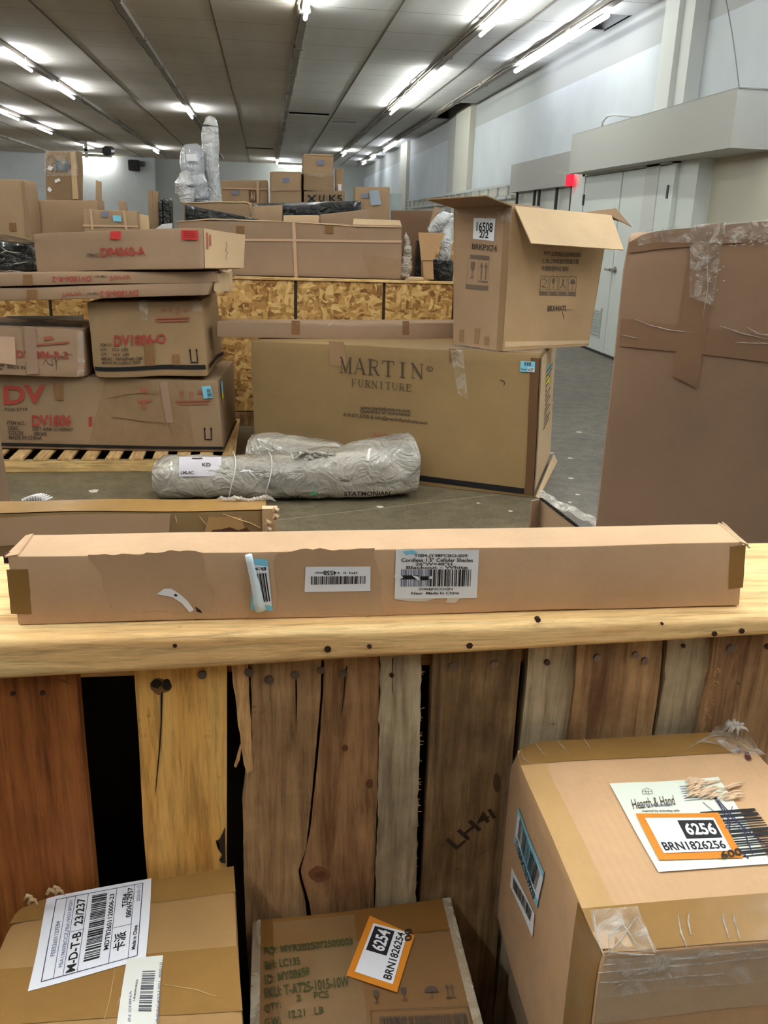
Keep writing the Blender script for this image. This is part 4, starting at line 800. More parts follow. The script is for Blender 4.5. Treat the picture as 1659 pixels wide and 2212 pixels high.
# wall panels of an open carton at the right behind the rail
tp = empty('open_carton', (.85, 2.0, 0), 'open cardboard carton with fluted edge and clear film by the tall box', 'box')
a_ = at(1150, 1082, Y=2.3); b_ = at(1168, 1079, Y=2.33); c_ = at(1262, 1152, Y=2.02)
mesh('panel', slab([Vector((a_.x, 2.28, 0)), Vector((b_.x+.0, 2.34, 0)), b_, a_], .005), CB['red'], tp)
P_, Q_ = Vector((b_.x, b_.y, 0)), Vector((c_.x, c_.y, 0))
mesh('panel', slab([P_, Q_, c_, b_], .006), CB['mid'], tp)
bm = bmesh.new(); d_ = c_-b_; nn = 46
for k in range(nn):
    p = b_+d_*(k/nn)+Vector((0, 0, .001)); o_ = Vector((.004, .006, 0))*(1 if k % 2 else .1); boxbm(tuple(p+o_-Vector((.003, .003, .001))), tuple(p+o_+Vector((.003, .003, .003))), bm)
mesh('fluted_edge', bm, DKB, tp)
bm = bmesh.new(); g = []
for i in range(21):
    row = []
    for j in range(7):
        t_ = i/20; e = j/6; p = b_.lerp(at(1300, 1146, Y=2.1), t_)+Vector((.015*e+.06*e*t_, .06*e*(1-t_)+.01, .012*math.sin(e*3)-.02*e*t_)); p += Vector((0, 0, .012*noise.noise(p*35))); row.append(bm.verts.new(p))
    g.append(row)
for i in range(20):
    for j in range(6): bm.faces.new((g[i][j], g[i+1][j], g[i+1][j+1], g[i][j+1]))
mesh('clear_film', bm, film('clear_film_bag', .5, base=.3), tp, smooth=True)
# tall wrapped carton at right
TAPEX = card('packing_tape_rosy', (138, 102, 74), 2., .3, .5)
P_, Q_ = at(1294, 1130, Y=1.72), Vector((1.32, 1.62, 0))
X_l = at(1318, 850, Y=1.75).x
tl = at(1352, 500, Y=1.75); tr_ = at(1700, 474, Y=1.70)
bl_ = Vector((at(1285, 1150, Y=1.75).x+.012, 1.75, 0)); TR = Vector((1.25, 1.53, tl.z+.035)); dv = Vector((.19, .38, 0))
BR = Vector((1.30, 1.53, 0)); TL = Vector((tl.x, 1.75, tl.z))
t1 = Box('shipping_box', [bl_, BR, BR+dv, bl_+dv, TL, TR, TR+dv, TL+dv], card('cardboard_rosy', (150, 116, 88), 2.), 'tall cardboard box with crossed tape and film standing at right', 'box', amp=.005, bev=.012, div=26, fr=3, crush=((4, .02, .08),))
t1.sheet('packing_tape', pq(t1, 'F', (1336, 747), (1800, 800), (1800, 745), (1340, 687)), 'F', TAPEX, .0022, 12)
t1.sheet('packing_tape', pq(t1, 'F', (1452, 815), (1505, 842), (1565, 480), (1498, 490)), 'F', TAPEX, .003, 14)
t1.sheet('packing_tape', pq(t1, 'F', (1352, 540), (1800, 512), (1800, 470), (1355, 500)), 'F', TAPEX, .0026, 14)
t1.sheet('stretch_film', pq(t1, 'F', (1490, 640), (1540, 660), (1568, 480), (1490, 485)), 'F', FILM, .004, 30, .012)
t1.sheet('stretch_film', pq(t1, 'F', (1375, 520), (1800, 530), (1800, 468), (1375, 492)), 'F', FILM, .004, 34, .010)
t1.creases('F', [[(1370, 688), (1400, 702), (1450, 714), (1505, 721)], [(1555, 705), (1600, 720), (1659, 733)], [(1615, 708), (1640, 722), (1680, 726)], [(1590, 742), (1659, 743), (1700, 745)], [(1340, 722), (1375, 730)], [(1528, 560), (1530, 620), (1518, 690)]], .0011, .006)
bm = bmesh.new(); rr = random.Random(12)
for k in range(60):
    x = 1498+rr.random()*60; y = 500+rr.random()*165*(1-abs(x-1528)/90)
    if k > 30: x = 1560+rr.random()*100; y = 505+rr.random()*28-(x-1560)*.03
    p = t1.hit('F', x, y)+Vector((0, -.011, 0)); l_ = .004+.009*rr.random(); a_ = rr.uniform(-.4, 1.2); v_ = Vector((math.cos(a_), 0, math.sin(a_)))*l_
    tube(bm, [p-v_*.5, p+Vector((0, -.001, 0)), p+v_*.5], [.0002, .0010, .0002], 5)
tag(mesh('film_crease', bm, CREASE, t1.o, smooth=True), None, None, None, 'stuff')
# ================================================================ MIDDLE: LEFT PALLET STACK
pa = empty('wooden_pallet', (-1.2, 5.8, 0), 'low wooden pallet on the floor under the left stack of boxes', 'pallet', None)
PW = wood('pallet_wood', (196, 164, 108), (212, 182, 128), (160, 126, 76), 'X', .6, .7, .25); PW2 = wood('pallet_board', (186, 152, 104), (206, 174, 124), (150, 116, 74), 'Y', .6, .7, .3)
for y in (5.31, 5.85, 6.42): mesh('stringer', boxbm((-2.3, y, 0), (-.23, y+.04, .072), None, .003), PW, pa)
for k in range(15):
    x = -2.28+k*.142; mesh('deck_board', boxbm((x, 5.31, .0725), (x+.082, 6.46, .089), None, .002), PW2, pa)
mesh('lead_board', boxbm((-2.3, 5.325, .0), (-.23, 5.335, .0725)), DKB, pa)
def px_arrow(b, f, q_): b.pr(pq(b, f, *q_), f, [('p', [(.02, .8), (.16, 1), (.3, .8)]), ('r', .1, .12, .22, .82), ('p', [(.7, .8), (.84, 1), (.98, .8)]), ('r', .78, .12, .9, .82), ('r', .1, 0, .9, .1)], BLK, .006, 'printed_arrows')
fb = at(483, 978, Z=.09); fl = Vector((-2.25, 5.565, .09)); ftr_ = at(472, 822, Y=fb.y)
d1 = Box('shipping_box', [Vector((fl.x, fl.y, .09)), Vector((fb.x, fb.y, .09)), Vector((fb.x+.05, fb.y+.85, .09)), Vector((fl.x+.05, fl.y+.85, .09)), Vector((fl.x, fl.y, ftr_.z)), Vector((ftr_.x, fb.y, ftr_.z)), Vector((ftr_.x+.06, fb.y+.85, ftr_.z)), Vector((fl.x+.05, fl.y+.85, ftr_.z))], CB['dark'], 'wide bottom cardboard box with large red letters on the left pallet', 'box', amp=.012, bev=.018, div=20)
ZD = ftr_.z
d1.band([('F', 0, 1)], .045, .085, 'u', BLK, .006, 'printed_stripe', n=20); d1.band([('R', 0, 1)], .045, .085, 'u', BLK, .006, 'printed_stripe')
O = .008
d1.pr(pq(d1, 'F', (8, 877), (97, 873), (97, 833), (8, 836)), 'F', [('t', 0, 0, 1, 1, '~DV')], RED, O); d1.pr(pq(d1, 'F', (10, 890), (58, 890), (58, 883), (10, 883)), 'F', [('t', 0, 0, 1, 1, 'PO# 5719')], INK, O)
d1.pr(pq(d1, 'F', (68, 923), (153, 921), (153, 897), (68, 898)), 'F', [('t', 0, 0, 1, 1, '~DV1806')], RED, O); d1.pr(pq(d1, 'F', (190, 922), (197, 922), (197, 901), (190, 901)), 'F', [('t', 0, 0, 1, 1, '1')], RED, O)
for px, s_ in (((15, 919, 55, 911), 'ITEM NO.:'), ((17, 930, 42, 922), 'DESC.'), ((70, 931, 157, 924), 'LEFT ARM LOVESEAT'), ((18, 940, 51, 932), 'COLOR'), ((72, 941, 100, 934), 'SMOKE'), ((19, 950, 90, 942), 'MADE IN CHINA')):
    x0, y0, x1, y1 = px; d1.pr(pq(d1, 'F', (x0, y0), (x1, y0+1), (x1, y1+1), (x0, y1)), 'F', [('t', 0, 0, 1, 1, s_)], INK, O)
d1.pr(pq(d1, 'F', (380, 878), (460, 876), (456, 840), (380, 845)), 'F', [('g', .1, .5, .25, 1), ('a', .35, .5, .5, .95), ('u', .6, .5, .75, 1), ('r', 0, .28, .95, .38), ('r', .05, .1, .9, .18)], REDF, O, 'printed_symbols')
d1.pr(pq(d1, 'F', (297, 885), (327, 883), (325, 835), (295, 838)), 'F', [('u', .2, .5, .8, 1), ('r', 0, .3, 1, .42), ('r', .3, 0, .6, .3)], REDF, O, 'printed_symbols')
px_arrow(d1, 'F', ((439, 950), (460, 951), (459, 922), (438, 922)))
d1.sheet('packing_tape', pq(d1, 'F', (190, 960), (420, 965), (400, 825), (225, 825)), 'F', film('brown_film', .2, (190, 150, 100), .3, 8, .12), .006, 12, label='clear film patch'); 
d1.sheet('packing_tape', pq(d1, 'F', (358, 913), (374, 912), (362, 824), (344, 826)), 'F', card('white_tape', (152, 122, 98), 3., .35, .5), O, 8, label='pale tape strip')
d1.sheet('packing_tape', pq(d1, 'F', (118, 866), (136, 866), (134, 826), (116, 828)), 'F', TAPED, .009, 5)
bl = d1.sheet('sticker', pq(d1, 'F', (441, 861), (461, 858), (456, 832), (436, 834)), 'F', BLU, .011, 4, label='light blue sticker'); d1.pr(pq(d1, 'F', (450, 857), (459, 856), (455, 838), (447, 839)), 'F', [('h', 0, 0, 1, 1, 8, 3)], INK, .013, 'barcode', bl)
d1.sheet('sticker', d1.uvs('R', .06, .80, .14, .96), 'R', BLU, .009, 4, label='light blue sticker'); d1.sheet('sticker', d1.uvs('R', .06, .72, .14, .80), 'R', YEL, .009, 4, label='yellow sticker')
d1.creases('F', [[(230, 862), (290, 850), (350, 852)], [(240, 900), (300, 910), (356, 912)], [(240, 902), (280, 906), (356, 916)], [(355, 870), (358, 900), (372, 940)], [(293, 838), (294, 842)]], .0022, .012, plain('fold_line', (120, 88, 60), .6), 'fold_line')
# DV1806-O
Yo = 5.42
d2 = Box('shipping_box', [at(202, 818, Z=ZD+.001), at(449, 814, Z=ZD+.001)] + [None]*2 + [None]*4 if False else hx((202, 817, Yo), (450, 812, Yo), (437, 646, Yo), (184, 653, Yo), (.06, .62, 0)), card('cardboard_olive', (154, 122, 84), 3.), 'box marked DV1806-O standing on the wide bottom box of the left stack', 'box', amp=.014, bev=.022, div=16, crush=((5, .03, .14), (0, .02, .1)))
d2.band([('F', 0.02, .98)], .1, .155, 'u', BLK, .006, 'printed_stripe', n=20); d2.band([('R', 0.02, .98)], .1, .155, 'u', BLK, .006, 'printed_stripe')
d2.pr(pq(d2, 'F', (247, 746), (359, 742), (359, 719), (247, 722)), 'F', [('t', 0, 0, 1, 1, '~DV1806-O')], RED, O)
for px, s_ in (((216, 747, 243, 741), 'ITEM NO.'), ((217, 757, 232, 751), 'N.W.'), ((243, 756, 278, 750), '22.5  LBS'), ((219, 767, 233, 761), 'G.W.'), ((245, 767, 280, 761), '24.5  LBS'), ((220, 777, 307, 770), 'MEAS. 78*58*48 CM'), ((221, 785, 303, 779), 'MADE IN CHINA 2025')):
    x0, y0, x1, y1 = px; d2.pr(pq(d2, 'F', (x0, y0), (x1, y0-1), (x1, y1-1), (x0, y1)), 'F', [('t', 0, 0, 1, 1, s_)], INK, O)
d2.pr(pq(d2, 'F', (336, 698), (412, 696), (410, 660), (345, 663)), 'F', [('u', .1, .6, .25, 1), ('g', .33, .6, .46, 1), ('a', .55, .6, .7, 1), ('u', .8, .6, .95, 1), ('r', 0, .32, 1, .42), ('r', 0, .14, .98, .24)], REDF, O, 'printed_symbols')
px_arrow(d2, 'F', ((408, 784), (429, 783), (427, 752), (406, 753)))
d2.sheet('packing_tape', pq(d2, 'F', (313, 790), (333, 790), (332, 742), (312, 742)), 'F', TAPED, .009, 5); d2.sheet('packing_tape', pq(d2, 'F', (372, 789), (388, 789), (386, 766), (370, 767)), 'F', TAPED, .009, 5)
d2.sheet('clear_tape', pq(d2, 'F', (310, 690), (322, 688), (322, 646), (300, 648)), 'F', FILMF, .012, 8, .01); d2.sheet('stretch_film', pq(d2, 'F', (420, 670), (440, 670), (438, 645), (418, 645)), 'F', FILMF, .014, 12, .02)
# DV1806-R-2 left
d3 = Box('shipping_box', hx((-60, 812, 5.44), (186, 815, 5.44), (175, 712, 5.44), (-60, 701, 5.44), (.05, .55, 0)), CB['red'], 'dark-topped box with torn label panel beside the DV1806-O box in the left stack', 'box', amp=.012, bev=.018, div=14, crush=((1, .02, .1),))
d3.pr(pq(d3, 'T', (-40, 700), (176, 708), (180, 682), (20, 684)), 'T', [('r', 0, 0, 1, 1)], plain('dark_top', (92, 82, 74), .8), .004, 'dark_top_patch')  # top face covered with one darker patch
d3.sheet('paper_patch', pq(d3, 'F', (-60, 780), (34, 790), (32, 727), (-60, 724)), 'F', card('paper_tan', (200, 162, 132), 3.), .008, 5, label='pale torn paper patch'); 
d3.pr(pq(d3, 'F', (36, 773), (148, 774), (146, 758), (36, 756)), 'F', [('t', 0, 0, 1, 1, 'DV1806-R-2')], RED, O); d3.pr(pq(d3, 'F', (80, 748), (152, 742), (128, 722), (80, 728)), 'F', [('r', 0, .1, 1, .3), ('r', .3, .6, .65, .95)], REDF, O, 'printed_symbols')
d3.pr(pq(d3, 'F', (94, 796), (158, 780), (156, 760), (92, 772)), 'F', [('l', [(0, .4), (.1, .8), (.15, .4), (.3, .1), (.28, .7), (.4, .8), (.42, 0), (.4, -.4), (.45, .5), (.6, .9), (.65, .6), (.8, 1), (1, .7)], .05)], INK, .009, 'handwriting')
d3.sheet('packing_tape', pq(d3, 'F', (58, 808), (83, 806), (78, 706), (52, 704)), 'F', card('white_tape', (152, 122, 98), 3., .35, .5), .011, 6, label='pale tape strip'); d3.sheet('stretch_film', pq(d3, 'F', (168, 812), (186, 812), (178, 716), (164, 716)), 'F', FILMF, .012, 12, .012)
d3.pr(pq(d3, 'F', (-60, 800), (66, 801), (66, 786), (-60, 784)), 'F', [('r', .35, .0, .52, .2), ('t', .6, .2, .98, .7, 'MADE IN C'), ('r', .3, .5, .55, .7)], INK, .009)
# two long boxes
d4 = Box('long_shipping_box', hx((-90, 652, 5.36), (448, 640, 5.30), (460, 610, 5.30), (-90, 624, 5.36), (.1, .55, 0)), CB['red'], 'lower long flat box with an upside-down red code on the left stack', 'box', amp=.012, bev=.014, div=22)
d4.pr(pq(d4, 'F', (298, 627), (215, 629), (215, 642), (298, 640)), 'F', [('t', 0, 0, 1, 1, 'DV1806-R-2')], RED, .007); d4.pr(pq(d4, 'F', (212, 631), (186, 632), (186, 637), (212, 636)), 'F', [('t', 0, 0, 1, 1, 'ITEM NO.')], INK, .007)
d4.pr(pq(d4, 'F', (176, 630), (130, 632), (130, 644), (176, 641)), 'F', [('t', 0, 0, 1, 1, 'wwf')], REDF, .007, 'printed_emblem')
d5 = Box('long_shipping_box', hx((-90, 622, 5.36), (466, 609, 5.30), (462, 584, 5.30), (-90, 592, 5.36), (.1, .55, 0)), CB['red'], 'upper long flat box with torn end under the D94060-A box', 'box', amp=.010, bev=.012, div=22)
d5.pr(pq(d5, 'F', (197, 597), (113, 599), (113, 611), (197, 609)), 'F', [('t', 0, 0, 1, 1, 'DV1806-R-2')], RED, .007); d5.pr(pq(d5, 'F', (230, 595), (205, 596), (205, 601), (230, 600)), 'F', [('t', 0, 0, 1, 1, 'ITEM NO.')], INK, .007)
d5.pr(pq(d5, 'F', (284, 594), (236, 596), (236, 609), (284, 606)), 'F', [('t', 0, 0, 1, 1, 'wwf')], REDF, .007, 'printed_emblem')
bx_ = Box('torn_end', hx((462, 632, 5.34), (490, 634, 5.42), (492, 590, 5.42), (464, 584, 5.34), (.02, .3, 0)), CB['light'], None, None, amp=.02, bev=.012, div=6, parent=d5.o, fr=14); bx_.o['label'] = 'pale torn box end'
d5.sheet('packing_tape', pq(d5, 'F', (50, 618), (70, 618), (70, 594), (50, 594)), 'F', TAPED, .009, 4); d4.sheet('packing_tape', pq(d4, 'F', (56, 648), (78, 648), (78, 624), (56, 625)), 'F', TAPED, .009, 4)
# D94060-A
c8 = hx((82, 590, 5.45), (440, 579, 5.20), (436, 490, 5.20), (71, 504, 5.45), (.0, .001, 0)); rb, rtp = at(526, 582, Y=5.42), at(528, 506, Y=5.42); u_ = c8[0]-c8[1]
c8[2] = rb; c8[6] = rtp; c8[3] = rb+u_; c8[7] = rtp+(c8[4]-c8[5])
d6 = Box('shipping_box', c8, CB['red'], 'box marked D94060-A with two red stickers and pale end on top of the left stack', 'box', amp=.010, bev=.01, div=20)
d6.sheet('box_end_panel', d6.uvs('R', .04, .02, 1, .99), 'R', CB['light'], .005, 8, label='pale end panel')
d6.pr(pq(d6, 'F', (218, 557), (316, 552), (314, 532), (218, 535)), 'F', [('t', 0, 0, 1, 1, '~D94060-A')], RED, .008); d6.pr(pq(d6, 'F', (189, 557), (216, 556), (216, 548), (189, 549)), 'F', [('t', 0, 0, 1, 1, 'ITEM NO.')], INK, .008)
SR = plain('red_sticker', (196, 58, 56), .5)
d6.sheet('sticker', pq(d6, 'F', (239, 516), (262, 517), (262, 499), (240, 499)), 'F', SR, .010, 4, label='square red sticker'); rs = d6.sheet('sticker', pq(d6, 'F', (395, 516), (430, 516), (430, 496), (394, 496)), 'F', SR, .012, 4, label='wide red sticker')
d6.pr(pq(d6, 'F', (399, 513), (426, 513), (426, 498), (399, 498)), 'F', [('l', [(0, v), (1, v)], .06) for v in (.15, .4, .65, .9)], plain('dark_red', (120, 30, 30), .6), .014, 'printed_text', rs)
d6.pr(d6.uvs('R', .5, .2, .62, .8), 'R', [('l', [(.3, .9), (.6, .7), (.2, .5), (.7, .4), (.3, .2), (.6, .05)], .02)], INK, .009, 'handwriting'); d6.pr(d6.uvs('R', .08, .5, .22, .9), 'R', [('r', 0, 0, .3, 1), ('r', .5, .2, .8, .9)], REDF, .009, 'printed_text')
# ================================================================ MARTIN BOX, ROLLS, OPEN BOX
mz = .85; p0 = at(553, 1000, Z=0); P_ = Vector((at(552, 1000, Y=5.42).x, 5.42, 0)); Q_ = at(1152, 1076, Z=0)
tl = at(541, 736, Y=5.42); tr_ = at(1166, 766, Y=Q_.y); tz = (tl.z+tr_.z)/2; u_ = (Q_-P_).normalized(); n_ = Vector((-u_.y, u_.x, 0))*.92
c8 = [P_, Q_, Q_+n_*.98+Vector((0, 0, .05)), P_+n_, Vector((tl.x, tl.y, tl.z)), Vector((tr_.x, tr_.y, tr_.z)), Vector((tr_.x, tr_.y, tr_.z))+n_, Vector((tl.x, tl.y, tl.z))+n_]
mb = Box('furniture_box', c8, CB['ochre'], 'large furniture box with serif lettering on the floor under the open carton', 'box', amp=.006, bev=.008, div=26, fr=2)
O = .005
mb.pr(pq(mb, 'F', (734, 806), (914, 818), (914, 787), (734, 773)), 'F', [('s', 0, 0, 1, 1, 'MARTIN', .17)], INK, O); mb.pr(pq(mb, 'F', (921, 802), (935, 803), (935, 791), (921, 790)), 'F', [('t', 0, 0, 1, 1, '®')], INK, O)
mb.pr(pq(mb, 'F', (759, 835), (890, 846), (890, 831), (759, 820)), 'F', [('s', 0, 0, 1, 1, 'FURNITURE', .15)], INK, O)
for px, s_ in (((779, 885, 887, 892, 9), 'www.martinfurniture.com'), ((778, 893, 888, 901, 9), 'Questions or comments?'), ((742, 901, 924, 919, 10), '619.671.5100 & info@martinfurniture.com')):
    x0, y0, x1, y1, h_ = px; mb.pr(pq(mb, 'F', (x0, y0), (x1, y1), (x1, y1-h_), (x0, y0-h_)), 'F', [('t', 0, 0, 1, 1, s_)], INK, O)
mb.pr(pq(mb, 'F', (808, 946), (848, 950), (848, 939), (808, 935)), 'F', [('t', 0, 0, 1, 1, 'BACK')], REDF, O)
mb.pr(pq(mb, 'F', (700, 1012), (1133, 1067), (1134, 1055), (700, 1000)), 'F', [('r', 0, 0, 1, 1)], BLK, O, 'printed_stripe')
mb.sheet('packing_tape', pq(mb, 'F', (714, 790), (748, 793), (742, 740), (710, 738)), 'F', card('tape_light', (158, 120, 84), 3., .3, .5), .004, 5); mb.sheet('packing_tape', pq(mb, 'F', (970, 782), (985, 783), (985, 754), (970, 753)), 'F', TAPED, .004, 5)
mb.sheet('clear_tape', pq(mb, 'F', (990, 850), (1012, 862), (1000, 757), (972, 755)), 'F', FILMF, .006, 8); 
mb.sheet('edge_tape', mb.uvs('F', .972, .02, 1.0, .98), 'F', plain('edge_dark', (104, 74, 48), .5), .0045, 6, label='dark brown edge strip'); mb.sheet('edge_tape', mb.uvs('R', 0, .02, .05, .98), 'R', TAPED, .0045, 5)
bl = mb.sheet('sticker', pq(mb, 'F', (1124, 802), (1155, 803), (1156, 780), (1125, 779)), 'F', BLU, .007, 4, label='light blue sticker with number 637')
mb.pr(pq(mb, 'F', (1124, 802), (1155, 803), (1156, 780), (1125, 779)), 'F', [('b', .28, .6, .78, .92, 8, 3), ('t', .06, .15, .45, .35, 'Detroit')], INK, .009, 'barcode', bl); mb.pr(pq(mb, 'F', (1124, 802), (1155, 803), (1156, 780), (1125, 779)), 'F', [('r', .52, .04, .98, .45)], WHT, .009, 'sticker_paper', bl); mb.pr(pq(mb, 'F', (1124, 802), (1155, 803), (1156, 780), (1125, 779)), 'F', [('t', .56, .1, .92, .38, '637')], BLK, .011, 'printed_text', bl)
mb.sheet('label_panel', mb.uvs('R', .07, .03, .95, .97), 'R', CB['light'], .0042, 6, label='paler end panel')
mb.sheet('sticker', pq(mb, 'R', (1179, 806), (1185, 806), (1188, 786), (1182, 786)), 'R', BLU, .006, 4, label='light blue sticker'); mb.sheet('sticker', pq(mb, 'R', (1177, 828), (1184, 828), (1186, 812), (1179, 812)), 'R', YEL, .006, 4, label='yellow sticker')
rr = random.Random(6); it = [('l', [(.06+.10*k, .08), (.06+.10*k, .92)], .035) for k in range(0)]
for k in range(13): it.append(('r', .12, .93-k*.055, .15+.7*rr.random()*.9+.1, .93-k*.055+.018))
mb.pr(mb.uvs('R', .3, .22, .92, .86), 'R', it, INK, .0065, 'printed_text'); mb.sheet('stretch_film', mb.uvs('R', .6, .8, 1.0, 1.0), 'R', FILMF, .008, 14, .012); mb.sheet('stretch_film', mb.uvs('T', .7, 0, 1.0, .5), 'T', FILMF, .006, 18, .012)
ft_ = [Q_+Vector((.01, -.0, .01)), Q_+n_*.98+Vector((.02, 0, .05)), Q_+n_*.98+Vector((.05, 0, .0)), Q_+Vector((.025, -.005, .0))]
mesh('torn_flap', slab(ft_, .008), CB['light'], mb.o)
mb.creases('F', [[(1080, 820), (1088, 822), (1092, 828), (1088, 834)]], .003, .006, INK, 'scuff')
# wrapped rolls
SIL = plast('grey_plastic_wrap', (198, 190, 178), 8, .2, .9, .65, .72)
def roll(name, pts, rad, label, n=44, seg=26, wr=.018, sq=1.2, mat=SIL, seed=0, fr=9, parent=None, cat='wrapped roll'):
    pp, rr_ = resamp(pts, rad, n); bm = bmesh.new(); tube(bm, pp, rr_, seg, wr, fr, sq, seed)
    o = mesh(name, bm, mat, parent, Vector((sum(p.x for p in pp)/len(pp), sum(p.y for p in pp)/len(pp), min(p.z-r for p, r in zip(pp, rr_)))), True)
    o.data.set_sharp_from_angle(angle=math.radians(70))
    if not parent: tag(o, label, cat)
    return o
r1 = roll('wrapped_roll', [(-.645, 4.78, .13), (-.63, 4.78, .128), (-.58, 4.77, .128), (-.3, 4.76, .128), (.1, 4.74, .13), (.35, 4.74, .15), (.6, 4.76, .175), (.76, 4.80, .185), (.82, 4.82, .185), (.84, 4.82, .185)], [.05, .09, .115, .12, .125, .142, .168, .175, .17, .13], 'long silvery plastic-wrapped bundle nearest on the floor with black lettering')
r2 = roll('wrapped_roll', [(-.115, 5.2, .14), (-.10, 5.2, .14), (-.05, 5.18, .14), (.2, 5.09, .14), (.4, 5.03, .14), (.52, 5.0, .15)], [.08, .12, .137, .134, .12, .07], 'shorter silvery plastic-wrapped roll behind the lettered bundle', seed=7)
def onroll(o, name, x0, x1, a0, a1, mat, cy, cz, r_, items=None, off=.01, n=10, R=None):
    N0 = None; bm = bmesh.new(); g = []
    def pt(u, v): X_ = x0+(x1-x0)*u; a = a0+(a1-a0)*v; rr2 = (R(X_) if R else r_)+off; return Vector((X_, cy(X_)-rr2*math.cos(a), cz(X_)+rr2*math.sin(a)))
    if items is None:
        for i in range(n+1): g.append([bm.verts.new(pt(i/n, j/n)) for j in range(n+1)])
        for i in range(n):
            for j in range(n): bm.faces.new((g[i][j], g[i+1][j], g[i+1][j+1], g[i][j+1]))
    else:
        for pts, fs in unitshapes(items, 2.):
            vs = [bm.verts.new(pt(u, v)) for u, v in pts]
            for f in fs: bm.faces.new([vs[k] for k in f])
    return mesh(name, bm, mat, o, smooth=True)
cyf = lambda X_: 4.84; czf = lambda X_: .128+max(0, X_-.1)*.06
def hitY(x, y, Y, off=0): return at(x, y, Y=Y)
lab = onroll(r1, 'shipping_label', -.49, -.26, .25, 1.15, plain('label_mauve', (214, 208, 216), .35), lambda x: 4.77, lambda x: .128, .128, off=.008); lab['label'] = 'pale label under the plastic'
onroll(r1, 'printed_text', -.49, -.26, .25, 1.15, INK, lambda x: 4.77, lambda x: .128, .128, [('t', .05, .1, .35, .25, 'LMLAC'), ('t', .55, .45, .75, .62, 'KD'), ('r', .3, .85, .55, .92)], .012)
onroll(r1, 'printed_text', .42, .68, -.62, -.42, BLK, lambda x: 4.73, lambda x: .155, .15, [('t', 0, 0, 1, 1, 'STATMONIAN')], .02); onroll(r1, 'printed_text', .06, .18, -.78, -.62, BLK, lambda x: 4.74, lambda x: .13, .13, [('t', 0, 0, 1, 1, 'PARA')], .016)
onroll(r1, 'printed_mark', .23, .27, -.5, -.35, plain('green_mark', (90, 170, 120), .5), lambda x: 4.74, lambda x: .13, .135, [('r', 0, 0, 1, 1)], .016)
bm = bmesh.new(); rr = random.Random(9)
for k in range(14):
    x = .20+rr.random()*.12; p = Vector((x, 4.66+rr.random()*.05, .24+rr.random()*.05)); tube(bm, [p, p+Vector((rr.uniform(-.05, .05), -.01, rr.uniform(0, .04))), p+Vector((rr.uniform(-.08, .08), .0, rr.uniform(-.03, .03)))], [.003, .016, .003], 6)
mesh('film_bunch', bm, SIL, r1, smooth=True)
for X_ in (-.2, .0, .12, .3):
    bm = bmesh.new(); pts = [(X_+.02*math.sin(a*2), 4.755-(.142)*math.cos(a), .13+.142*math.sin(a)) for a in [k*.22-.9 for k in range(12)]]; tube(bm, pts, [.004]*12, 5)
    mesh('film_band', bm, plain('film_band', (222, 220, 216), .25, .6), r1, smooth=True)
# open carton on the furniture box
Z4 = mb.c[5].z+.006
ob = empty('open_carton', (1.5, 5.05, Z4), 'open carton with raised flaps and white 16508 paper on the furniture box', 'box')
A, B, C = at(979, 742, Z=Z4), at(1086, 757, Z=Z4), at(1271, 746, Z=Z4); D = A+C-B
At, Bt, Ct = at(980, 450, Y=A.y), at(1106, 446, Y=B.y), at(1318, 466, Y=C.y); Dt = At+Ct-Bt
OM = card('cardboard_open', (168, 132, 98), 2.5); OM2 = card('cardboard_open_right', (178, 140, 96), 2.5)
class Pan:
    def __init__(s, q, mat, name, par, th=.006):
        s.c = q; bm = bmesh.new(); n_ = s.N(); K = 8; G = []
        for o_ in (0, -th): G.append([[bm.verts.new(s.uv('', i/K, j/K)+n_*o_) for i in range(K+1)] for j in range(K+1)])
        for j in range(K):
            for i in range(K):
                bm.faces.new((G[0][j][i], G[0][j][i+1], G[0][j+1][i+1], G[0][j+1][i])); bm.faces.new((G[1][j][i], G[1][j+1][i], G[1][j+1][i+1], G[1][j][i+1]))
        for i in range(K):
            for a, b in (((0, i), (0, i+1)), ((K, i+1), (K, i)), ((i+1, 0), (i, 0)), ((i, K), (i+1, K))):
                bm.faces.new((G[0][a[0]][a[1]], G[1][a[0]][a[1]], G[1][b[0]][b[1]], G[0][b[0]][b[1]]))
        s.o = mesh(name, bm, mat, par)
    N = lambda s, f=None: (s.c[1]-s.c[0]).cross(s.c[3]-s.c[0]).normalized()
    disp = lambda s, p: Vector()
    def hit(s, f, x, y): return hitq(s.c, x, y)
    hits = Box.hits; pr = Box.pr; sheet = Box.sheet; creases = Box.creases; poly = Box.poly
    def uv(s, f, u, v): a, b, c, d = s.c; return a.lerp(b, u).lerp(d.lerp(c, u), v)
    uvs = Box.uvs
pl = Pan([A, B, Bt, At], OM, 'side_panel', ob); pr_ = Pan([B, C, Ct, Bt], OM2, 'side_panel', ob); Pan([C, D, Dt, Ct], OM, 'side_panel', ob); Pan([D, A, At, Dt], OM, 'side_panel', ob)
mesh('bottom_panel', slab([A, B, C, D], .004), OM, ob)
f1 = Pan([Bt+Vector((.01, -.01, 0)), Ct+Vector((0, -.01, 0)), at(1346, 541, Y=C.y-.2), at(1147, 527, Y=B.y-.14)], CB['light'], 'flap', ob); f1.o['label'] = 'pale drooping flap'
Pan([At, Bt, at(1049, 424, Y=B.y-.17), at(921, 432, Y=A.y-.14)], card('flap_dark', (142, 108, 76), 2.5), 'flap', ob, .006)
Pan([Ct, Dt, at(1330, 452, Y=Dt.y+.02), at(1364, 491, Y=C.y+.10)], card('flap_dark', (142, 108, 76), 2.5), 'flap', ob, .006)
Pan([Dt, At, At+Vector((-.02, .22, .06)), Dt+Vector((-.02, .22, .06))], card('flap_dark', (142, 108, 76), 2.5), 'flap', ob, .006)
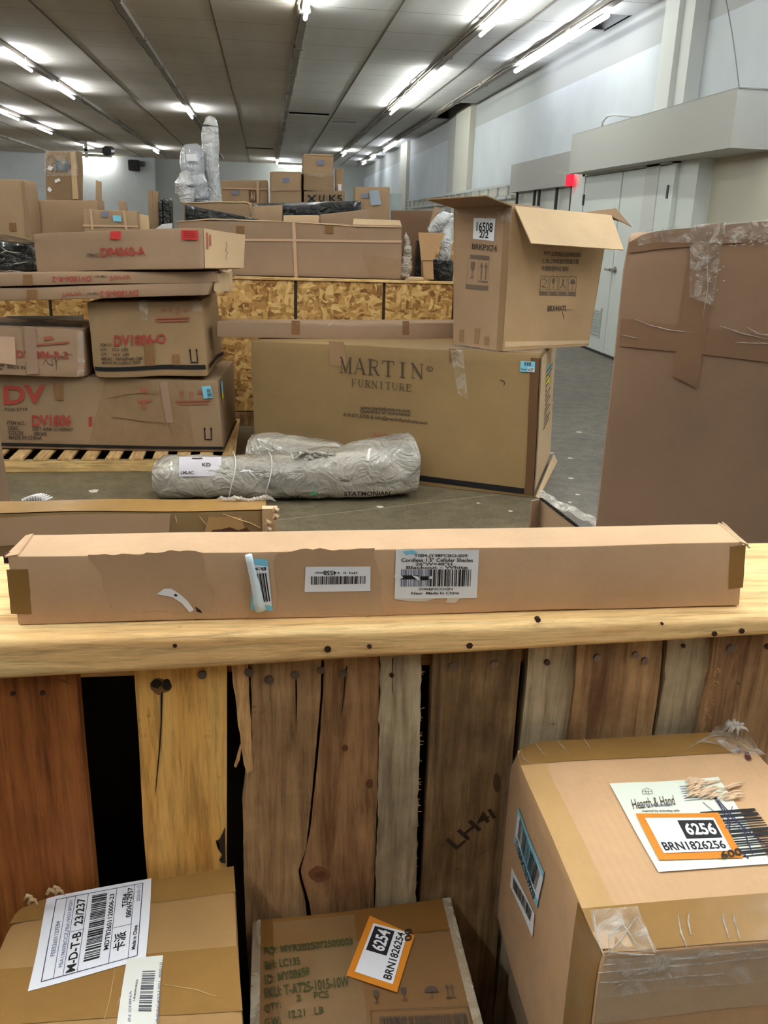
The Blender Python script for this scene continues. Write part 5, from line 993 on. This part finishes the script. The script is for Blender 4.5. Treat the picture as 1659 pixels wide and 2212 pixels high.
lp = pl.sheet('paper_label', pl.hits('', [(1022, 516), (1067, 521), (1071, 472), (1024, 471)]), '', WHT, .003, 4, label='white paper reading 16508 2/2')
pl.pr(pl.hits('', [(1030, 499), (1065, 502), (1066, 481), (1031, 479)]), '', [('t', 0, 0, 1, 1, '16508')], BLK, .005, 'printed_text', lp); pl.pr(pl.hits('', [(1036, 513), (1056, 515), (1057, 500), (1037, 499)]), '', [('t', 0, 0, 1, 1, '2/2')], BLK, .005, 'printed_text', lp)
pl.pr(pl.hits('', [(1020, 538), (1074, 545), (1074, 530), (1020, 526)]), '', [('t', 0, 0, 1, 1, 'BRKPX74')], INK, .003, 'handwriting')
GI = plain('grey_brown_ink', (104, 88, 74), .7)
pl.pr(pl.hits('', [(1006, 623), (1055, 627), (1059, 553), (1012, 549)]), '', [('r', .1, .88, .98, 1), ('r', 0, 0, 1, .13), ('g', .08, .3, .42, .82), ('a', .55, .22, .95, .82), ('l', [(.03, .13), (.03, .88)], .008), ('l', [(.97, .13), (.97, .88)], .008), ('l', [(.5, .13), (.5, .88)], .008)], GI, .003, 'printed_symbols')
for q_ in (((992, 738), (1002, 740), (1003, 712), (993, 712)), ((1024, 742), (1034, 744), (1038, 710), (1026, 708)), ((1046, 745), (1056, 747), (1058, 728), (1047, 726))): pl.sheet('packing_tape', pl.hits('', q_), '', TAPEF, .0025, 3)
pl.sheet('clear_tape', pl.hits('', [(985, 468), (1106, 480), (1107, 448), (984, 452)]), '', FILMF, .006, 12, .01); pl.sheet('packing_tape', pl.uvs('', .88, .0, .99, 1), '', TAPEF, .003, 8)
cj = ['每年上市商品经质检合格', '保质上市如遇到质量问题', '中国制造地点 深圳']
for k, (q_, s_) in enumerate(zip(((1174, 553, 1256, 556), (1171, 569, 1250, 571), (1170, 585, 1227, 587)), cj)):
    x0, y0, x1, y1 = q_; pr_.pr(pr_.hits('', [(x0, y0), (x1, y1), (x1, y1-11), (x0, y0-11)]), '', [('t', 0, 0, 1, 1, s_)], GI, .003)
for k in range(4):
    x0 = 1165+k*20.2; q_ = pr_.hits('', [(x0, 637+.4*k), (x0+17, 637.5+.4*k), (x0+19, 597+.4*k), (x0+3, 596+.4*k)])
    it = [('f', 0, 0, 1, 1, .03), ('r', .05, .05, .95, .2), ('l', [(0, .3), (1, .3)], .02)]
    it += [[('l', [(.2, .8), (.5, .9), (.8, .75), (.5, .5), (.2, .45), (.8, .4)], .04)], [('g', .25, .35, .75, .92)], [('l', [(.2, .4), (.5, .6), (.8, .4)], .06), ('l', [(.5, .6), (.5, .85)], .1)], [('u', .15, .35, .9, .9)]][k]
    pr_.pr(q_, '', it, GI, .003, 'printed_symbols')
pr_.pr(pr_.hits('', [(1182, 673), (1222, 671), (1223, 660), (1183, 660)]), '', [('t', 0, 0, 1, 1, 'BRX44X72')], INK, .003); pr_.creases('', [[(1200, 664), (1216, 669), (1236, 668)], [(1214, 672), (1218, 690)]], .002, .004, TAPED, 'scuff')
pr_.sheet('packing_tape', pr_.hits('', [(1090, 750), (1270, 742), (1271, 735), (1090, 738)]), '', CB['light'], .002, 5, label='pale bottom edge')
bm = bmesh.new()
for x, y in ((1101, 468), (1099, 520), (1094, 577), (1088, 632), (1083, 690), (1080, 728)): p = pl.hit('', x, y); bar(bm, p+pl.N()*.002, p+pl.N()*.006, .006, 6)
mesh('staple', bm, plain('staple_steel', (210, 204, 196), .25, .5, .7), ob)
# ================================================================ OSB BIN
ST = empty('osb_bin', (.1, 7.2, 0), 'big bin of oriented strand board behind the furniture box', 'bin')
bzt = 1.115; OS = osb('oriented_strand_board')
xe = 1.9; cuts = [-3.2, -1.55, -.4, .215, .88, 1.42, xe]
for a, b in zip(cuts, cuts[1:]): mesh('side_panel', boxbm((a+.012, 6.6, .12), (b-.012, 6.615, bzt-.01)), OS, ST)
mesh('top_rail', boxbm((-3.2, 6.585, bzt-.012), (xe, 6.66, bzt+.006), None, .003), wood('bin_rail', (206, 170, 116), (220, 186, 134), (176, 138, 86), 'X'), ST)
for x in cuts[1:-1]: mesh('post', boxbm((x-.035, 6.62, 0), (x+.035, 6.66, bzt-.012)), plain('bin_post', (70, 60, 44), .8), ST)
mesh('side_panel', boxbm((xe-.015, 6.62, .12), (xe, 7.9, bzt-.01)), OS, ST); mesh('side_panel', boxbm((-3.2, 7.9, .12), (xe, 7.915, bzt-.01)), OS, ST); mesh('bin_deck', boxbm((-3.18, 6.67, .98), (xe-.02, 7.89, 1.0)), PW2, ST)
mesh('bin_base', boxbm((-3.2, 6.6, 0), (xe, 7.9, .11)), WO['brown'], ST)
lc = hx((468, 724, 5.5), (1010, 723, 5.5), (1010, 697, 5.5), (468, 696, 5.5), (0, .2, 0)); zl = mb.c[4].z+.008
for v_ in lc[:4]: v_.z = zl
for v_ in lc[4:]: v_.z = max(v_.z, zl+.08)
lz = Box('long_shipping_box', lc, CB['red'], 'long thin box lying across the furniture box towards the left stack', 'box', amp=.005, bev=.008, div=20)
lz.sheet('packing_tape', pq(lz, 'F', (630, 722), (648, 722), (648, 692), (630, 692)), 'F', TAPED, .004, 4); lz.sheet('packing_tape', pq(lz, 'F', (870, 722), (884, 722), (884, 693), (870, 693)), 'F', TAPED, .004, 4); lz.sheet('clear_tape', pq(lz, 'F', (640, 703), (900, 703), (900, 697), (640, 697)), 'F', FILMF, .006, 12, .006)
# ================================================================ THINGS ON / BEHIND THE BIN
ZT = 1.001
def dn(c8, z=ZT):
    for i in range(4): c8[i].z = z
    return c8
def bg(name, l, t, r, b, Y, dep, mat, label, down=None, tape=None, cat='box', dx=0., tilt=0, amp=.008, bev=.01, div=10, **k):
    """upright box whose front shows at pixel rect l t r b on plane Y; down = height its base really reaches"""
    pts = [(l, b, Y), (r, b, Y), (r, t+tilt, Y), (l, t, Y)]; c8 = hx(*pts, (dx, dep, 0))
    if down is not None:
        for i in (0, 1, 2, 3): c8[i] = Vector((c8[i].x, c8[i].y, down))
    return Box(name, c8, mat, label, cat, amp=amp, bev=bev, div=div, **k)
def lblb(B, px, mat=WHT): return B.sheet('sticker', pq(B, 'F', *px), 'F', mat, .012, 3)
zb_ = bzt+.007
c1 = bg('long_shipping_box', 383, 476, 868, 604, 6.70, .26, CB['red'], 'long strapped box lying on the strand board bin', down=zb_, tilt=10, amp=.006, bev=.01, div=22)
STR = plain('cream_strap', (196, 162, 132), .5)
c1.sheet('strap', pq(c1, 'F', (636, 604), (643, 604), (637, 480), (630, 480)), 'F', STR, .007, 6); c1.sheet('strap', pq(c1, 'F', (385, 520), (868, 524), (868, 519), (385, 515)), 'F', STR, .007, 10)
for x in (510, 702): c1.sheet('packing_tape', pq(c1, 'F', (x, 504), (x+18, 505), (x+18, 489), (x, 488)), 'F', TAPED, .007, 3)
c1.creases('F', [[(380, 480), (450, 474), (520, 476), (640, 480)], [(640, 481), (700, 484), (760, 488)]], .006, .01, CB['light'], 'torn_edge')
mesh('torn_flap', slab([P3(v) for v in ((762, 488, 6.69), (868, 490, 6.69), (864, 476, 6.9), (764, 472, 6.9))], .006), CB['light'], c1.o)
c1.sheet('clear_tape', pq(c1, 'F', (800, 600), (868, 602), (868, 560), (780, 548)), 'F', film('brown_film', .2), .008, 8)
BLKM = plast('black_film', (12, 16, 16), 10, .3, .4, .5, .6)
k1 = Box('foam_pad', dn(hx((398, 480, 7.0), (600, 488, 7.0), (560, 474, 7.0), (399, 441, 7.0), (.0, .08, 0))), BLKM, 'black wedge-shaped panel lying on the strapped long box at left', 'panel', amp=.006, bev=.006, div=8)
for o_ in (k1,):
    for v in o_.o.data.vertices: pass
c2 = bg('shipping_box', 396, 437, 543, 480, 7.14, .1, CB['dark'], 'flat carton with rounded pale edge behind the black wedge panel', down=ZT)
c2.creases('F', [[(396, 440), (470, 436), (536, 437), (543, 444), (544, 462)]], .006, .01, CB['light'], 'pale_edge')
c3 = bg('shipping_box', 546, 444, 611, 490, 7.14, .2, CB['mid'], 'small carton between the black panels above the strapped box', down=ZT)
k2 = Box('foam_pad', dn(hx((555, 462, 7.62), (790, 460, 7.62), (780, 433, 7.62), (545, 440, 7.62), (0, .12, 0))), BLKM, 'long black wrapped panel behind the strapped long box', 'panel', amp=.008, bev=.01, div=12)
for i in (0,): pass
c4 = Box('shipping_box', dn(hx((690, 484, 7.08), (795, 484, 7.08), (797, 452, 7.08), (692, 464, 7.08), (0, .3, 0))), CB['red'], 'tilted carton under the right end of the long black panel', 'box', amp=.006, bev=.01, div=8)
c5 = bg('shipping_box', 612, 465, 690, 490, 7.02, .05, CB['light'], 'small pale carton edge in front of the long black panel', down=ZT)
sp_ = Box('shipping_box', gx((-.55, 7.55, ZT), (1.12, 7.55, ZT), .3, k2.c[0].z-ZT-.005), CB['dark'], 'carton hidden under the long black panel', 'box', amp=.004, div=6) if False else None
c6 = bg('shipping_box', 768, 404, 843, 500, 7.66, .22, CB['mid'], 'upright carton with a light blue paper strip right of the stacks', down=ZT)
c6.sheet('paper_strip', pq(c6, 'F', (802, 444), (824, 442), (818, 410), (797, 412)), 'F', plain('blue_grey_paper', (150, 164, 178), .5), .012, 4, label='light blue paper strip'); lblb(c6, ((782, 428), (796, 428), (796, 418), (782, 418)), GREYI)
# second row bin (hidden) carrying the taller stacks
S2 = empty('osb_bin', (-.8, 8.9, 0), 'strand board bin in the second row hidden by the goods in front', 'bin')
mesh('bin_body', boxbm((-3.6, 8.3, 0), (2.1, 9.7, 1.38), None, .004), OS, S2)
Z5 = 1.382
e1 = bg('shipping_box', 478, 389, 579, 470, 8.5, .5, CB['mid'], 'wide strapped carton with dark printed panel behind the tall wrapped roll', down=Z5)
e1.sheet('strap', pq(e1, 'F', (478, 408), (579, 410), (579, 407), (478, 405)), 'F', STR, .012, 4); e1.sheet('strap', pq(e1, 'F', (555, 460), (560, 460), (560, 391), (555, 391)), 'F', STR, .014, 4); lblb(e1, ((502, 421), (515, 421), (515, 412), (502, 412)), GREYI)
e1.pr(pq(e1, 'F', (540, 436), (558, 436), (556, 410), (538, 410)), 'F', [('r', 0, 0, .9, 1)], plain('dark_panel', (92, 66, 46), .7), .012, 'printed_panel'); e1.pr(pq(e1, 'F', (542, 433), (553, 433), (552, 413), (541, 413)), 'F', [('t', 0, 0, 1, 1, 'AV')], CB['light'], .016)
e2 = bg('shipping_box', 583, 371, 652, 470, 8.4, .4, CB['mid'], 'square pale carton left of the three-high stack', down=Z5, dx=.02); e2.sheet('box_flap', pq(e2, 'F', (586, 412), (650, 412), (650, 376), (586, 376)), 'F', card('pale_face', (176, 142, 106), 3.), .010, 4); lblb(e2, ((610, 396), (625, 396), (625, 385), (610, 385)), GREYI)
e3 = bg('shipping_box', 656, 412, 744, 470, 8.4, .45, CB['dark'], 'bottom carton of the three-high stack with black letters', down=Z5)
e3.pr(pq(e3, 'F', (660, 437), (742, 437), (742, 421), (660, 420)), 'F', [('t', .02, 0, .3, 1, 'X'), ('t', .36, 0, .5, 1, 'U'), ('t', .62, 0, .95, 1, 'K5')], BLK, .012)
zz = e3.c[4].z
e4 = bg('shipping_box', 656, 374, 722, 415, 8.42, .4, CB['dark'], 'middle film-wrapped carton of the three-high stack', down=zz+.002); e4.sheet('stretch_film', e4.uvs('F', 0, .8, 1, 1.0), 'F', FILMF, .012, 12, .02)
e5 = bg('shipping_box', 656, 333, 720, 373, 8.44, .38, CB['mid'], 'top carton of the three-high stack below the ceiling lights', down=e4.c[4].z+.002); lblb(e5, ((686, 356), (700, 356), (700, 346), (686, 346)), GREYI)
for B_ in (e5,): B_.creases('F', [[(656, 334), (720, 336)]], .005, .01, CB['light'], 'pale_edge')
e6 = bg('shipping_box', 724, 364, 741, 414, 8.5, .2, CB['mid'], 'narrow upright carton leaning right of the three-high stack', down=zz+.002, dx=.02); lblb(e6, ((730, 412), (738, 412), (738, 398), (730, 398)), WHT)
# wrapped vertical rolls
WHW = plast('white_wrap', (212, 214, 218), 14, .3, .6, .7, .86); GRW = plast('grey_foam_wrap', (168, 172, 180), 6, .35, .5, .5, .85)
def vroll(px, Y, r, mat, label, zb, seed=1, cat='wrapped roll', sq=1.1, wr=.02):
    pts = [at(x, y, Y=Y) for x, y in px]; b = pts[-1].copy(); pts.append(Vector((b.x+(b.x-pts[-2].x)*.3, Y, zb))); rad = list(r)+[r[-1]]
    pp, ra = resamp(pts, rad, 30); bm = bmesh.new(); tube(bm, pp, ra, 18, wr, 7, sq, seed); return tag(mesh('wrapped_roll', bm, mat, None, pts[-1], True), label, cat)
vroll([(456, 252), (455, 258), (454, 275), (455, 320), (457, 380), (458, 435)], 7.75, [.03, .045, .062, .078, .075, .075], WHW, 'tall white plastic-wrapped roll standing highest above the boxes', ZT, 3)
v2 = vroll([(411, 312), (412, 318), (414, 335), (418, 380), (423, 435)], 7.62, [.05, .07, .09, .10, .09], GRW, 'grey wrapped roll with a small white label left of the tallest roll', ZT, 5)
P0 = at(414, 341, Y=7.47); mesh('sticker', slab([P0+Vector((-.04, 0, -.025)), P0+Vector((.04, 0, -.02)), P0+Vector((.035, 0, .03)), P0+Vector((-.045, 0, .025))], .003), WHT, v2)
v3 = vroll([(418, 372), (420, 380), (425, 400), (430, 435)], 7.42, [.04, .07, .085, .09], GRW, 'short grey roll in front of the other two upright rolls', ZT, 8)
bm = bmesh.new(); pp, ra = resamp([at(410, 372, Y=7.35), at(398, 385, Y=7.35), at(394, 405, Y=7.35), at(380, 418, Y=7.35)], [.02, .06, .07, .015], 16); tube(bm, pp, ra, 14, .03, 9, 1, 4)
pp, ra = resamp([at(408, 370, Y=7.35), at(402, 400, Y=7.35), at(405, 440, Y=7.35)], [.02, .075, .06], 16); tube(bm, pp, ra, 14, .02, 9, 1, 6); mesh('loose_film', bm, WHW, v3, smooth=True)
# left background
f1_ = bg('leaning_box', 98, 326, 165, 470, 8.35, .12, CB['dark'], 'tall dark box with clear film and white stickers standing at upper left', down=Z5, dx=.03)
for i, dxp in ((1, .10), (2, .10), (0, .05), (3, .05)): pass
f1_.sheet('stretch_film', pq(f1_, 'F', (98, 380), (170, 380), (165, 326), (98, 326)), 'F', FILMF, .02, 14, .02); f1_.sheet('edge_tape', pq(f1_, 'F', (158, 430), (170, 430), (162, 328), (152, 328)), 'F', CB['light'], .016, 6)
f1_.sheet('window_patch', pq(f1_, 'F', (120, 368), (150, 368), (149, 347), (118, 346)), 'F', plain('blue_grey_film', (96, 110, 122), .3), .018, 4, label='blue grey plastic patch')
for q_ in (((103, 364), (112, 368), (117, 361), (108, 356)), ((122, 396), (133, 391), (130, 385), (120, 389)), ((104, 410), (110, 416), (115, 410), (108, 403))): f1_.sheet('sticker', pq(f1_, 'F', *q_), 'F', WHT, .022, 2)
f2_ = Box('cardboard_strip', dn(hx((194, 470, 7.4), (206, 470, 7.4), (218, 393, 7.4), (207, 389, 7.4), (0, .04, 0))), CB['mid'], 'narrow cardboard strip sticking up at an angle behind the left boxes', 'cardboard', amp=.003, bev=.003, div=6)
f3_ = bg('shipping_box', 76, 432, 210, 520, 7.0, .3, CB['mid'], 'medium carton behind the D94060-A box at upper left', down=ZT)
f4_ = bg('shipping_box', 179, 452, 297, 520, 6.68, .03, CB['mid'], 'carton tied with pale straps and bearing a light blue sticker', down=zb_) if False else Box('shipping_box', dn(hx((179, 506, 6.70), (297, 500, 6.70), (297, 457, 6.70), (179, 451, 6.70), (0, .22, 0))), CB['mid'], 'carton tied with pale straps and bearing a light blue sticker', 'box', amp=.005, bev=.008, div=8)
for q_ in (((198, 496), (203, 496), (199, 452), (194, 452)), ((270, 496), (275, 496), (270, 454), (265, 454)), ((180, 489), (298, 491), (298, 487), (180, 485))): f4_.sheet('strap', pq(f4_, 'F', *q_), 'F', STR, .008, 3)
lblb(f4_, ((221, 468), (235, 469), (236, 458), (222, 457)), GREYI); f4_.sheet('sticker', pq(f4_, 'F', (245, 478), (262, 479), (262, 466), (244, 465)), 'F', BLU, .012, 3, label='light blue sticker')
f5_ = Box('cardboard_scrap', dn(hx((255, 470, 7.2), (285, 470, 7.2), (272, 436, 7.2), (256, 433, 7.2), (0, .05, 0))), CB['mid'], 'torn cardboard scrap standing behind the strapped small carton', 'cardboard', amp=.01, bev=.003, div=6)
f8_ = Box('cardboard_scrap', dn(hx((292, 500, 6.75), (322, 500, 6.75), (320, 466, 6.75), (294, 462, 6.75), (0, .05, 0))), CB['light'], 'small pale torn carton right of the strapped small carton', 'cardboard', amp=.01, bev=.004, div=6)
for x0, x1, t_, lb_ in ((318, 331, 411, 'left of two upright brown boards behind the left stack'), (329, 342, 413, 'right of two upright brown boards behind the left stack')):
    c8 = hx((x0, 500, 7.0), (x1, 500, 7.0), (x1-1, t_+1, 7.0), (x0+1, t_, 7.0), (0, .06, 0)); 
    for i in range(4): c8[i].z = ZT
    Box('board', c8, CB['dark'], lb_, 'board', amp=.004, bev=.004, div=6)
for x0, x1, t_, lb_ in ((340, 350, 430, 'thin black panel just right of the upright brown boards'), (350, 366, 427, 'rounded black panel left of the upright rolls')):
    c8 = hx((x0, 500, 6.95), (x1, 500, 6.95), (x1, t_+2, 6.95), (x0, t_, 6.95), (.02, .1, 0))
    for i in range(4): c8[i].z = ZT
    Box('foam_pad', c8, BLKM, lb_, 'panel', amp=.004, bev=.02, div=6)
mesh('loose_paper', slab([Vector((at(332, 497, Y=6.9).x, 6.9, ZT)), Vector((at(372, 495, Y=6.9).x, 6.9, ZT)), at(372, 482, Y=6.9), at(350, 484, Y=6.9), at(334, 496, Y=6.9)], .004), plain('grey_white_paper', (214, 214, 214), .4), None, (0, 0, 0)); tag(bpy.data.objects['loose_paper'], 'crumpled white paper wedge beside the black panels', 'paper')
f6_ = Box('shipping_box', dn(hx((-80, 506, 6.72), (68, 513, 6.72), (53, 389, 6.72), (-80, 386, 6.72), (.02, .25, 0))), CB['mid'], 'tall carton at the upper left edge above the black film bundle', 'box', amp=.008, bev=.01, div=10)
f6_.sheet('edge_tape', pq(f6_, 'F', (55, 510), (67, 512), (54, 392), (48, 392)), 'F', CB['dark'], .009, 4); f6_.sheet('packing_tape', pq(f6_, 'F', (20, 500), (36, 500), (35, 482), (20, 482)), 'F', TAPED, .009, 3)
f7_ = Box('film_bundle', hx((-80, 588, 5.62), (78, 588, 5.62), (66, 527, 5.62), (-80, 510, 5.62), (.05, .5, 0)), BLKM, 'shiny black film-wrapped bundle left of the D94060-A box', 'bundle', amp=.02, bev=.03, div=14, fr=6)
f7_.creases('F', [[(0, 532), (10, 540), (28, 545), (45, 547)], [(5, 558), (12, 556)], [(30, 570), (60, 566)], [(0, 545), (14, 541)], [(0, 584), (40, 586), (72, 590)]], .003, .03)
# right background goods inside the bin
h1 = Box('cardboard_sheet', dn(hx((846, 560, 7.5), (915, 560, 7.5), (937, 455, 7.5), (846, 454, 7.5), (0, .03, 0))), card('cardboard_dark_brown', (118, 86, 62), 3.), 'dark brown cardboard sheet standing right of the strapped long box', 'cardboard', amp=.006, bev=.003, div=8)  # even dark brown base colour
for i in range(1): pass
h2 = Box('board', dn(hx((900, 520, 7.3), (914, 500, 7.3), (949, 448, 7.3), (938, 446, 7.3), (0, .03, 0))), CB['red'], 'narrow board leaning at an angle left of the open carton', 'board', amp=.002, bev=.003, div=5)
h3 = Box('board', hx((915, 604, 6.78), (937, 604, 6.78), (935, 540, 6.78), (912, 540, 6.78), (0, .02, 0)), card('plywood', (190, 146, 98), 3.), 'pale plywood cut-out standing on the bin left of the open carton', 'board', amp=.002, bev=.002, div=5)
mesh('board_head', slab([at(910, 562, Y=6.77), at(936, 562, Y=6.77), at(962, 504, Y=6.77), at(904, 502, Y=6.77)], .02), card('plywood', (190, 146, 98), 3.), h3.o)
h4 = Box('foam_pad', dn(hx((936, 602, 6.95), (980, 602, 6.95), (980, 560, 6.95), (936, 560, 6.95), (0, .2, 0))), BLKM, 'dark green-black bundle right of the plywood cut-out', 'panel', amp=.008, bev=.015, div=8)
h5 = Box('foam_pad', dn(hx((892, 596, 6.9), (914, 600, 6.9), (908, 520, 6.9), (903, 518, 6.9), (0, .1, 0))), BLKM, 'dark narrow panel left of the plywood cut-out', 'panel', amp=.005, bev=.008, div=6)
bm = bmesh.new(); pp, ra = resamp([at(925, 498, Y=7.0), at(945, 488, Y=7.0), at(965, 470, Y=7.0), at(978, 462, Y=7.0)], [.03, .055, .05, .02], 14); tube(bm, pp, ra, 14, .03, 10, 1, 2)
pp, ra = resamp([at(968, 470, Y=7.0), at(965, 510, Y=7.0), at(962, 556, Y=7.0), at(950, 562, Y=7.0)], [.04, .05, .055, .03], 18); tube(bm, pp, ra, 14, .03, 10, 1, 5)
h6 = tag(mesh('foam_wrap', bm, WHW, None, at(960, 560, Y=7.0), True), 'crumpled white foam wrap draped left of the open carton', 'wrap')
bm = bmesh.new(); pp, ra = resamp([at(877, 500, Y=6.72), at(880, 530, Y=6.72), at(878, 560, Y=6.72), at(874, 600, Y=6.72)], [.012, .025, .04, .045], 20); tube(bm, pp, ra, 12, .02, 16, 1, 5)
tag(mesh('film_bundle', bm, plast('clear_wrap_bundle', (196, 180, 164), 20, .25, .6, .8, .7), None, at(874, 603, Y=6.72), True), 'twisted clear film hanging at the right end of the strapped box', 'wrap')
h7 = Box('shipping_box', gx((at(875, 604, Y=6.68).x, 6.68, zb_), (at(915, 604, Y=6.68).x, 6.68, zb_), .12, .02), CB['light'], 'flat pale cardboard piece lying on the bin rail', 'cardboard', amp=.002, bev=.003, div=4)
h8 = bg('grey_cabinet', 843, 418, 868, 460, 14.0, .4, plain('cabinet_grey', (150, 162, 164), .5), 'grey metal cabinet far beyond the stacks near the right wall', down=0., cat='cabinet', amp=.001, div=4)

# ------------------------------------------------------------ groups of like things
for o in list(SC.objects):
    l_ = o.get('label', '')
    if o.parent or not l_: continue
    if o in (b1.o, b2.o, b3.o): o['group'] = 'tagged cartons in front of the slatted crate'
    elif o in (d1.o, d2.o, d3.o, d4.o, d5.o, d6.o): o['group'] = 'cartons stacked on the left pallet'
    elif o in (e3.o, e4.o, e5.o): o['group'] = 'three-high stack of cartons'
    elif o in (r1, r2): o['group'] = 'plastic-wrapped rolls on the floor'
    elif o['category'] == 'wrapped roll': o['group'] = 'upright wrapped rolls behind the bin'
    elif o['category'] == 'board': o['group'] = 'boards standing among the goods'
